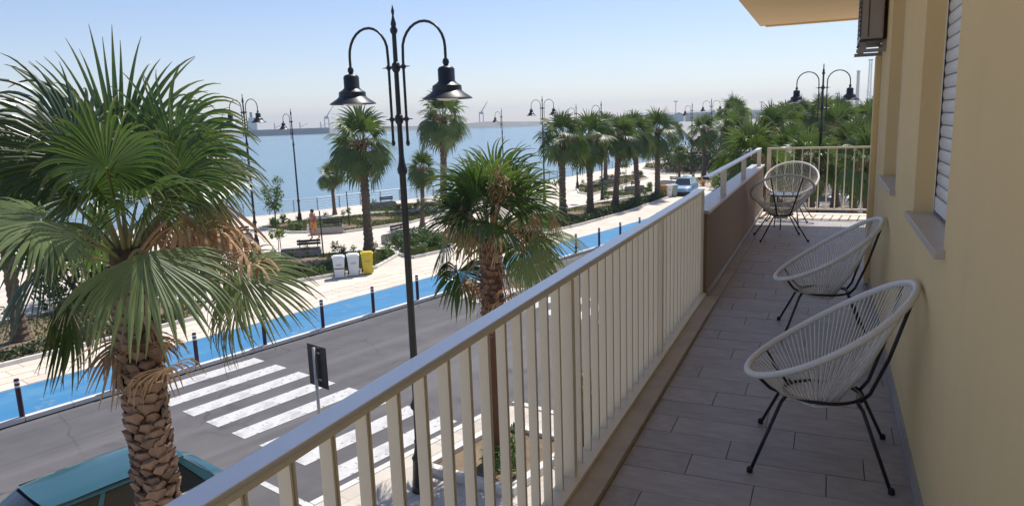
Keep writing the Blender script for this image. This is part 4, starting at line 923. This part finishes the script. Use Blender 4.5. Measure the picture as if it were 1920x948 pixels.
# ------------------------------------------------------------------ cars
def make_car(paint, label, loc, rz):
    t_ = thing('parked_car', label, 'car', loc, rz)
    # body loft; local +X is the front
    prof = [(-1.86, .30, .62, .60, .74), (-1.83, .24, .92, .70, .76), (-1.68, .22, .945, .76, .79), (-1.2, .20, .93, .775, .80), (-.3, .19, .92, .78, .80), (.6, .19, .91, .78, .80), (1.15, .20, .90, .77, .79), (1.6, .22, .80, .74, .77), (1.82, .26, .70, .66, .72), (1.88, .34, .56, .58, .66)]
    mb = MB(); rings = []
    for (x, zb, zd, wt, wm) in prof:
        half = [(wm*.93, zb), (wm, zb+.14), (wm+.01, (zb+zd)/2), (wt, zd-.05), (wt*.93, zd-.005), (wt*.5, zd+.012)]
        ring = [mb.vert((x, -y, z)) for y, z in half]+[mb.vert((x, y, z)) for y, z in reversed(half)]; rings.append(ring)
    k = len(rings[0])
    for a, b_ in zip(rings[:-1], rings[1:]):
        for j in range(k): mb.face((a[j], b_[j], b_[(j+1) % k], a[(j+1) % k]))
    mb.face(rings[0]); mb.face(rings[-1][::-1]); body = mb.build('body', paint, t_); smooth_edges(body, 40)
    # cabin
    bot = dict(r=-1.66, f=1.12, w=.72, z=.915); top = dict(r=-1.25, f=.50, w=.545, z=1.345)
    def cab(u, x, sy): return Vector((0, 0, 0))
    B4 = [(bot['r'], -bot['w']), (bot['f'], -bot['w']), (bot['f'], bot['w']), (bot['r'], bot['w'])]
    T4 = [(top['r'], -top['w']), (top['f'], -top['w']), (top['f'], top['w']), (top['r'], top['w'])]
    def quad(name, c0, c1, u0, u1, v0, v1, m_, par, push=0., th=.004):
        """panel on the cabin side between bottom/top corners c0,c1"""
        def P_(u, v):
            b0 = Vector((*B4[c0], bot['z'])); b1 = Vector((*B4[c1], bot['z'])); t0 = Vector((*T4[c0], top['z'])); t1 = Vector((*T4[c1], top['z']))
            return b0.lerp(b1, u).lerp(t0.lerp(t1, u), v)
        nn = (P_(1, 0)-P_(0, 0)).cross(P_(0, 1)-P_(0, 0)).normalized(); mb = MB(); n_ = 6
        lo = []; hi = []
        for i in range(n_+1):
            u = u0+(u1-u0)*i/n_; bow = nn*(.035*math.sin(math.pi*u) if c0 in (1, 3) else .0)
            lo.append((mb.vert(P_(u, v0)+nn*push+bow), mb.vert(P_(u, v0)+nn*(push-th)+bow))); hi.append((mb.vert(P_(u, v1)+nn*push+bow), mb.vert(P_(u, v1)+nn*(push-th)+bow)))
        for i in range(n_): mb.face((lo[i][0], lo[i+1][0], hi[i+1][0], hi[i][0])); mb.face((lo[i][1], hi[i][1], hi[i+1][1], lo[i+1][1]))
        return mb.build(name, m_, par)
    core = MB()
    for (x, y) in B4: core.vert((x*.98, y*.97, bot['z']-.02))
    for (x, y) in T4: core.vert((x*.98, y*.97, top['z']+.01))
    for f in ((3, 2, 1, 0), (4, 5, 6, 7), (0, 1, 5, 4), (1, 2, 6, 5), (2, 3, 7, 6), (3, 0, 4, 7)): core.face(f)
    core.build('cabin', M['rubber'], t_)
    for c0, c1, nm in ((0, 1, 'side_window'), (2, 3, 'side_window')):
        sgn = 1 if c0 == 0 else -1
        rng_ = [(.06, .24), (.28, .60), (.64, .93)] if c0 == 0 else [(.07, .36), (.40, .72), (.76, .94)]
        for u0, u1 in rng_: quad(nm, c0, c1, u0, u1, .06, .90, M['glass'], t_, .004)
        for u0, u1 in [(0, .055)]+[(rng_[i][1]+.003, rng_[i+1][0]-.003) for i in range(2)]+[(rng_[2][1]+.004, 1)]: quad('pillar', c0, c1, u0, u1, -.02, 1.0, paint, t_, .010, .012)
        quad('drip_rail', c0, c1, 0, 1, .91, 1.02, paint, t_, .014, .012)
        quad('window_trim', c0, c1, 0, 1, .0, .05, M['rubber'], t_, .013, .012)
    ws = quad('windscreen', 1, 2, .05, .95, .05, .93, M['glass'], t_, .008); rw = quad('rear_window', 3, 0, .06, .94, .05, .92, M['glass'], t_, .008)
    for c0, c1 in ((1, 2), (3, 0)):
        for u0, u1 in ((0, .045), (.955, 1)): quad('pillar', c0, c1, u0, u1, -.02, 1.0, paint, t_, .012, .012)
        quad('window_trim', c0, c1, 0, 1, -.03, .045, M['rubber'], t_, .014, .012)
    # roof
    mb = MB(); nx, ny = 10, 10; idx = {}
    for i in range(nx+1):
        for j in range(ny+1):
            u, v = i/nx, j/ny; x = top['r']-.03+(top['f']-top['r']+.05)*u+(.03*(1-(2*v-1)**2))*(1 if u > .5 else -1)*abs(2*u-1)**3; y = (2*v-1)*(top['w']+.015)
            z = top['z']+.01+.035*(1-(2*v-1)**4)+.025*(1-(2*u-1)**2); idx[i, j] = mb.vert((x, y, z))
    for i in range(nx):
        for j in range(ny): mb.face((idx[i, j], idx[i+1, j], idx[i+1, j+1], idx[i, j+1]))
    ro = mb.build('roof', paint, t_, smooth=True)
    mb = MB(); mb.tube([Vector((top['r']-.02, -top['w'], top['z']+.02)), Vector((top['f'], -top['w'], top['z']+.02))], .009, 6); mb.tube([Vector((top['r']-.02, top['w'], top['z']+.02)), Vector((top['f'], top['w'], top['z']+.02))], .009, 6); mb.build('roof_seam', M['rubber'], ro)
    for sx in (1.18, -1.2):
        for sy in (-1, 1):
            mb = MB(); mb.tube([(sx, sy*.56, .28), (sx, sy*.755, .28)], .28, 22); wh = mb.build('wheel', M['rubber'], t_)
            mb = MB(); mb.tube([(sx, sy*.756, .28), (sx, sy*.765, .28)], .17, 16); mb.build('rim', M['chrome'], wh)
    for sy in (-1, 1):
        mb = MB(); mb.box(1.80, 1.875, sy*.48-.13, sy*.48+.13, .53, .66); bevel(mb.build('headlight', M['lens'], t_), .02)
        mb = MB(); mb.box(-1.87, -1.80, sy*.58-.09, sy*.58+.09, .52, .80); bevel(mb.build('tail_light', M['redlamp'], t_), .02)
        mb = MB(); mb.box(.78, .90, sy*.82-.07, sy*.82+.07, .92, 1.03); bevel(mb.build('wing_mirror', paint, t_), .02)
        for x in (-.35, .45): mb = MB(); mb.box(x, x+.14, sy*.795-.01, sy*.795+.01, .74, .765); mb.build('door_handle', M['rubber'], t_)
    for x, nm in ((1.83, 'front_bumper'), (-1.83, 'rear_bumper')): mb = MB(); mb.box(x-.09, x+.09, -.72, .72, .24, .44); bevel(mb.build(nm, M['rubber'], t_), .03)
    return t_
ang = math.atan2(-D.y, -D.x)
make_car(M['teal'], 'teal hatchback parked at the kerb behind the scaly palm trunk', ST(3.45, -10.9, 0), ang).scale = (1.04, 1.0, 1.07)
make_car(M['carblue'], 'pale blue car parked past the end of the palm row', at(1284, 366, 0), ang+.25)

# ------------------------------------------------------------------ signs, tree bed, planter
def make_sign(label, loc, rz, h=2.9, sz=.62):
    t_ = thing('road_sign', label, 'sign', loc, rz)
    mb = MB(); mb.tube([(0, 0, 0), (0, 0, h-.02)], .027, 10); mb.build('pole', M['steel'], t_, smooth=True)
    mb = MB(); mb.box(-sz/2, sz/2, .045, .053, h-.68, h); bevel(mb.build('plate', M['black'], t_), .003)
    mb = MB(); mb.box(-sz/2+.01, sz/2-.01, .0545, .0565, h-.67, h-.01); mb.build('face', M['white'], t_)
    for z in (h-.12, h-.56): mb = MB(); mb.box(-.05, .09, .028, .044, z, z+.03); mb.build('bracket', M['steel'], t_)
    return t_
make_sign('black-backed square road sign on a steel pole at the end of the zebra crossing', ST(6.45, -9.2, KZ), RZ-R(2), 2.82, .5)
make_sign('black-backed road sign glimpsed through the balcony bars beyond the slim palm', ST(17.6, -9.6, .0), RZ+R(35), 2.85, .3)
tb_ = S2([(8.55, -9.05), (10.75, -9.05), (10.95, -7.3), (8.75, -7.2)]); mb = MB(); mb.prism([(p.x, p.y) for p in tb_], KZ-.02, KZ+.05); tbo = struct(mb.build('tree_bed', M['soil']))
for i in range(4):
    a, b_ = tb_[i], tb_[(i+1) % 4]; d = (b_-a)/2
    for j in range(2): o = link('bed_kerb', bks, tbo, a+d*(j+.5)+Vector((0, 0, KZ+.02)), -math.atan2(d.x, d.y)); o.scale = (1.2, d.length, 1)
rg = random.Random(3)
for i in range(7): small_plant(ST(9.7*K+rg.uniform(-.75, .75), -8.15*K+rg.uniform(-.65, .65), KZ+.04), 'small leafy plant in the square bed of the slim palm', 'plants of the square bed', rg.uniform(.6, .9))
pl_ = thing('planter', 'tall dark planter with a yellow-green shrub on the near pavement', 'planter', ST(10.75, -6.9, KZ))
mb = MB(); mb.lathe([(.20, 0), (.21, .03), (.26, .82), (.28, .84), (.28, .90), (.25, .90), (.24, .84), (.001, .84)], 20); smooth_edges(mb.build('pot', M['black'], pl_), 40)
mb = MB(); leafblob(mb, (0, 0, 1.2), .33, .33, .38, 420, .07, rg, shell=.2); mb.build('foliage', M['leafl'], pl_)
# junction details: pale dome bollards, scooter
db = thing('dome_bollard', 'pale domed concrete bollard at the junction beyond the end railing', 'bollard', at(1590, 343, .0), 0, 'domed bollards at the junction')
mb = MB(); mb.lathe([(.36, 0), (.36, .22), (.40, .24), (.42, .34), (.36, .50), (.22, .62), (.001, .66)], 18); mb.build('dome', M['white'], db, smooth=True)
mb = MB(); mb.lathe([(.365, .0), (.365, .2)], 18); mb.build('dark_base', M['rubber'], db)
copy_tree(db, at(1628, 345, 0), 0)
copy_tree(db, at(1552, 341, 0), 0)
sct = thing('motor_scooter', 'dark motor scooter parked at the junction by the building corner', 'scooter', at(1622, 372, 0), R(150))
for x in (-.6, .6): mb = MB(); mb.tube([(x, -.05, .24), (x, .05, .24)], .24, 18); mb.build('wheel', M['rubber'], sct)
mb = MB(); mb.tube([(-.75, 0, .55), (-.35, 0, .60), (0, 0, .38), (.3, 0, .36), (.42, 0, .6), (.48, 0, .95)], [.12, .20, .16, .13, .15, .08], 10); mb.build('body', M['lampblk'], sct, smooth=True)
mb = MB(); mb.box(-.75, -.02, -.13, .13, .70, .80); bevel(mb.build('seat', M['rubber'], sct), .04)
mb = MB(); mb.tube([(.46, -.32, 1.05), (.48, 0, 1.0), (.46, .32, 1.05)], .018, 8); mb.build('handlebar', M['lampblk'], sct)
mb = MB(); mb.tube([(.48, 0, .95), (.6, 0, .24)], .03, 8); mb.build('fork', M['lampblk'], sct)
# low wooden sea wall far along the promenade
ww = thing('wooden_wall', 'low weathered board wall by the water behind the broad bush', 'wall', at(1345, 307, KZ), R(10))
m_ = MB(); m_.box(-4, 4, -.03, .03, 0, .27); bd = m_.mesh('board', mat('weathered_board', (.22, .18, .14), .9, noise=.2, nscale=2, rand=.15))
for i in range(5): link('board', bd, ww, (0, 0, .08+.29*i))
m_ = MB()
for x in (-3.8, 0, 3.8): m_.box(x-.06, x+.06, .031, .13, 0, 1.55)
m_.build('post_set', M['dkwood'], ww)

# ------------------------------------------------------------------ walking man
def person():
    t_ = thing('person', 'shirtless person in orange shorts walking with a white towel in hand', 'person', at(590, 449, KZ), R(165))
    J = dict(pel=(0, 0, .93), wa=(0, .0, 1.05), ch=(.0, .02, 1.28), nk=(0, .025, 1.44), hd0=(0, .035, 1.50), hd1=(0, .05, 1.60), hd2=(0, .04, 1.69),
             lh=(.10, 0, .88), lk=(.11, .16, .50), la=(.11, .06, .10), lt=(.12, .22, .04), rh=(-.10, 0, .88), rk=(-.10, -.03, .48), ra=(-.11, -.28, .13), rtoe=(-.12, -.14, .04),
             ls=(.19, .02, 1.39), le=(.27, -.06, 1.12), lw=(.27, .10, .90), lf=(.26, .15, .82), rs=(-.19, .02, 1.39), re=(-.27, -.04, 1.12), rw=(-.26, .16, 1.0), rf=(-.25, .22, .95), nose=(0, .155, 1.595))
    rad = dict(pel=.15, wa=.125, ch=.145, nk=.055, hd0=.065, hd1=.092, hd2=.075, lh=.095, lk=.062, la=.042, lt=.038, rh=.095, rk=.062, ra=.042, rtoe=.038, ls=.062, le=.043, lw=.03, lf=.032, rs=.062, re=.043, rw=.03, rf=.032, nose=.014)
    E_ = [('pel', 'wa'), ('wa', 'ch'), ('ch', 'nk'), ('nk', 'hd0'), ('hd0', 'hd1'), ('hd1', 'hd2'), ('hd1', 'nose'), ('pel', 'lh'), ('lh', 'lk'), ('lk', 'la'), ('la', 'lt'), ('pel', 'rh'), ('rh', 'rk'), ('rk', 'ra'), ('ra', 'rtoe'), ('ch', 'ls'), ('ls', 'le'), ('le', 'lw'), ('lw', 'lf'), ('ch', 'rs'), ('rs', 're'), ('re', 'rw'), ('rw', 'rf')]
    # fingers
    for side, wn, fn in ((1, 'lw', 'lf'), (-1, 'rw', 'rf')):
        a = Vector(J[fn]); d = (a-Vector(J[wn])).normalized()
        for k in range(4):
            b1 = a+d*.045+Vector((0, .018*(k-1.5), 0)); nm = fn+'f%d' % k; J[nm] = b1; rad[nm] = .009; J[nm+'b'] = b1+d*(.03+.006*(k in (1, 2)))+Vector((-side*.012, 0, -.006)); rad[nm+'b'] = .008; E_ += [(fn, nm), (nm, nm+'b')]
        nm = fn+'t'; J[nm] = a+Vector((-side*.01, .045, .0))+d*.015; rad[nm] = .010; E_.append((fn, nm))
    keys = list(J); me = bpy.data.meshes.new('body'); me.from_pydata([tuple(J[k]) for k in keys], [(keys.index(a), keys.index(b_)) for a, b_ in E_], [])
    o = link('body', me, t_); sk = o.modifiers.new('skin', 'SKIN'); me.skin_vertices.new() if not me.skin_vertices else None
    for i, k in enumerate(keys):
        r_ = rad[k]; v = me.skin_vertices[0].data[i]; v.radius = (r_*1.2, r_*.85) if k in ('ch', 'wa', 'pel') else (r_, r_); v.use_root = (k == 'pel')
    ss_ = o.modifiers.new('sub', 'SUBSURF'); ss_.levels = 2; ss_.render_levels = 2
    dg = bpy.context.evaluated_depsgraph_get(); ev = o.evaluated_get(dg); nm = bpy.data.meshes.new_from_object(ev); o.modifiers.clear(); o.data = nm
    nm.materials.clear(); nm.materials.append(M['skin']); nm.polygons.foreach_set('use_smooth', [True]*len(nm.polygons))
    mb = MB(); mb.lathe([(.15, .90), (.172, .96), (.165, 1.03), (.155, 1.05)], 18); 
    for v_ in range(len(mb.v)): x, y, z = mb.v[v_]; mb.v[v_] = (x*1.08, y*.86, z)
    mb.tube([(.09, .0, .93), (.105, .06, .76), (.11, .10, .64)], [.108, .105, .10], 14, cap=False); mb.tube([(-.09, .0, .93), (-.10, -.015, .76), (-.10, -.02, .63)], [.108, .105, .10], 14, cap=False)
    mb.build('shorts', M['orange'], t_, smooth=True)
    mb = MB(); mb.lathe([(.001, 1.50), (.08, 1.555), (.099, 1.62), (.097, 1.67), (.07, 1.725), (.001, 1.74)], 14)
    for v_ in range(len(mb.v)): x, y, z = mb.v[v_]; mb.v[v_] = (x, y*1.02+.018, z)
    mb.build('hair', M['hair'], t_, smooth=True)
    for sx in (-.03, .03): mb = MB(); mb.lathe([(.001, -.008), (.009, 0), (.001, .008)], 8, c=(sx, .138, 1.62)); mb.build('eye', M['hair'], t_)
    mb = MB(); mb.lathe([(.001, -.004), (.018, 0), (.001, .004)], 8, c=(0, .128, 1.548)); mb.build('mouth', M['redlamp'], t_)
    tw = MB(); n_ = 8
    for i in range(n_+1):
        for j in range(5):
            u = i/n_; tw.vert((.19+.048*j, .16+.025*math.sin(j*1.6+2*u)+.02*u, .90-.55*u+.02*math.sin(j)))
    for i in range(n_):
        for j in range(4): tw.face((i*5+j, i*5+j+1, i*5+j+6, i*5+j+5))
    tw_ = tw.build('towel', M['towel'], smooth=True); tw_.location = t_.location; tw_.rotation_euler = t_.rotation_euler
    sol = tw_.modifiers.new('thick', 'SOLIDIFY'); sol.thickness = .02; tag(tw_, 'white towel hanging from the hand of the walking person', 'towel')
person()

# ------------------------------------------------------------------ far shore
def far(px, dist, z=-1.6):
    d = rt*((px-960)/F)+fw; d = Vector((d.x, d.y, 0)).normalized(); q = d*dist; q.z = z; return q
rg = random.Random(2)
mb = MB(); prev = None; n_ = 90
for i in range(n_+1):
    px = -500+2300*i/n_; a = far(px, 1080+60*math.sin(i*.2)); b_ = far(px, 1100+60*math.sin(i*.2)); c = far(px, 1135+60*math.sin(i*.2))
    hh = 6.5+1.5*math.sin(i*.7)+rg.uniform(-.8, .8)+(3 if px > 1150 else 0)
    row = [mb.vert(a), mb.vert(b_+Vector((0, 0, hh))), mb.vert(c+Vector((0, 0, hh))), mb.vert(c)]
    if prev:
        for k in range(3): mb.face((prev[k], row[k], row[k+1], prev[k+1]))
    prev = row
tag(mb.build('breakwater', M['rock']), 'long low grey breakwater along the horizon', 'breakwater')
def ship(px, dist, L_, label, rz):
    t_ = thing('cargo_ship', label, 'ship', far(px, dist), rz)
    mb = MB(); hl = L_/2; pts_ = [(-hl, -8), (hl*.8, -8), (hl, 0), (hl*.8, 8), (-hl, 8)]; mb.prism(pts_, -1, 8); mb.build('hull', M['ship'], t_)
    mb = MB(); mb.box(-hl+4, -hl+16, -7, 7, 8, 20); mb.box(-hl+6, -hl+13, -7, 7, 20, 24); mb.build('superstructure', M['shipw'], t_)
    mb = MB(); mb.box(-hl+8, -hl+11, -2, 2, 24, 31); mb.build('funnel', M['ship'], t_)
    for x in (-.15, .15, .4): mb = MB(); mb.tube([(x*L_, 0, 8), (x*L_, 0, 16)], .6, 6); mb.tube([(x*L_, 0, 10), (x*L_+10, 0, 14)], .35, 5); mb.build('deck_crane', M['crane'], t_)
aa = math.atan2(*(lambda v: (v.y, v.x))(far(620, 900)-far(480, 900)))
ship(560, 1015, 108, 'dark cargo ship moored along the breakwater', aa)
def crane(px, dist, h, lean, label, group='harbour cranes on the breakwater'):
    t_ = thing('harbour_crane', label, 'crane', far(px, dist, 5), aa, group)
    mb = MB()
    for sx in (-3, 3): mb.tube([(sx, 0, -1), (sx, 0, h*.42)], .7, 5)
    mb.box(-3, 3, -2, 2, h*.42, h*.52); mb.build('tower', M['crane'], t_)
    mb = MB(); mb.tube([(0, 0, h*.5), (lean, 0, h)], [.9, .4], 5); mb.build('jib', M['crane'], t_)
for px, h, ln in ((632, 34, 12), (913, 33, 11), (440, 32, 6)): crane(px, 1130, h, ln, 'distant harbour crane with a raised jib on the breakwater')
for i, (px, h) in enumerate(((1265, 17), (1480, 13), (1556, 18), (1640, 14), (1420, 13))):
    t_ = thing('light_mast', 'thin distant light mast above the harbour sheds', 'mast', far(px, 760, 3), 0, 'light masts of the harbour')
    mb = MB(); mb.tube([(0, 0, 0), (0, 0, h)], .35, 6); mb.build('pole', M['crane'], t_); mb = MB(); mb.box(-2, 2, -.4, .4, h, h+.9); mb.build('lamp_head', M['crane'], t_)
tw = thing('lattice_tower', 'tall pale lattice tower rising above the palms near the building corner', 'tower', far(1613, 790, 0), .3)
for z0, z1, w_, mm in ((0, 26, 1.5, 'crane'), (26, 52, 1.15, 'shipw')):
    mb = MB()
    for sx in (-1, 1):
        for sy in (-1, 1): mb.tube([(sx*w_, sy*w_, z0), (sx*w_*.85, sy*w_*.85, z1)], .22, 5)
    k = int((z1-z0)/3)
    for i in range(k):
        a, b_ = z0+3*i, z0+3*i+3
        mb.tube([(-w_, -w_, a), (w_, -w_, b_)], .12, 4); mb.tube([(w_, -w_, a), (w_, w_, b_)], .12, 4); mb.tube([(w_, w_, a), (-w_, w_, b_)], .12, 4); mb.tube([(-w_, w_, a), (-w_, -w_, b_)], .12, 4)
    mb.build('section', M[mm], tw)
mb = MB(); mb.box(-1.7, 1.7, -1.7, 1.7, 52, 53); mb.build('platform', M['crane'], tw)
tw2 = thing('chimney', 'pale slim chimney beside the lamp arm near the building corner', 'chimney', far(1592, 720, 0)); mb = MB(); mb.lathe([(1.6, 0), (1.2, 38), (1.5, 38.5), (1.5, 40)], 12); mb.build('shaft', M['shipw'], tw2, smooth=True)
for i in range(9):
    px = 1190+62*i+rg.uniform(-15, 15); L_ = rg.uniform(22, 48); h = rg.uniform(5, 9)
    t_ = thing('harbour_shed', 'long pale harbour shed far beyond the palms', 'shed', far(px, 830+rg.uniform(-60, 60), 1), R(-20)+rg.uniform(-.2, .2), 'harbour sheds')
    mb = MB(); mb.box(-L_/2, L_/2, -8, 8, -2, h); mb.build('wall', M['shed'], t_)
    mb = MB(); a = [mb.vert((x, y, z)) for x in (-L_/2-.5, L_/2+.5) for (y, z) in ((-8.5, h+.02), (0, h+2.2), (8.5, h+.02))]; mb.face((a[0], a[1], a[4], a[3])); mb.face((a[1], a[2], a[5], a[4])); mb.face((a[0], a[2], a[1])); mb.face((a[3], a[4], a[5])); mb.build('roof', M['crane'], t_)

# ------------------------------------------------------------------ sea haze
hz = bpy.data.materials.new('haze'); hz.use_nodes = True; t = hz.node_tree; t.nodes.remove(t.nodes['Principled BSDF'])
pv = t.nodes.new('ShaderNodeVolumePrincipled'); pv.inputs['Color'].default_value = (.76, .88, 1, 1); pv.inputs['Density'].default_value = .00034; pv.inputs['Anisotropy'].default_value = .2
t.links.new(pv.outputs[0], t.nodes['Material Output'].inputs['Volume'])
mb = MB(); mb.box(-3100, 3100, -3100, 3100, -4, 70); struct(mb.build('haze', hz), 'stuff')
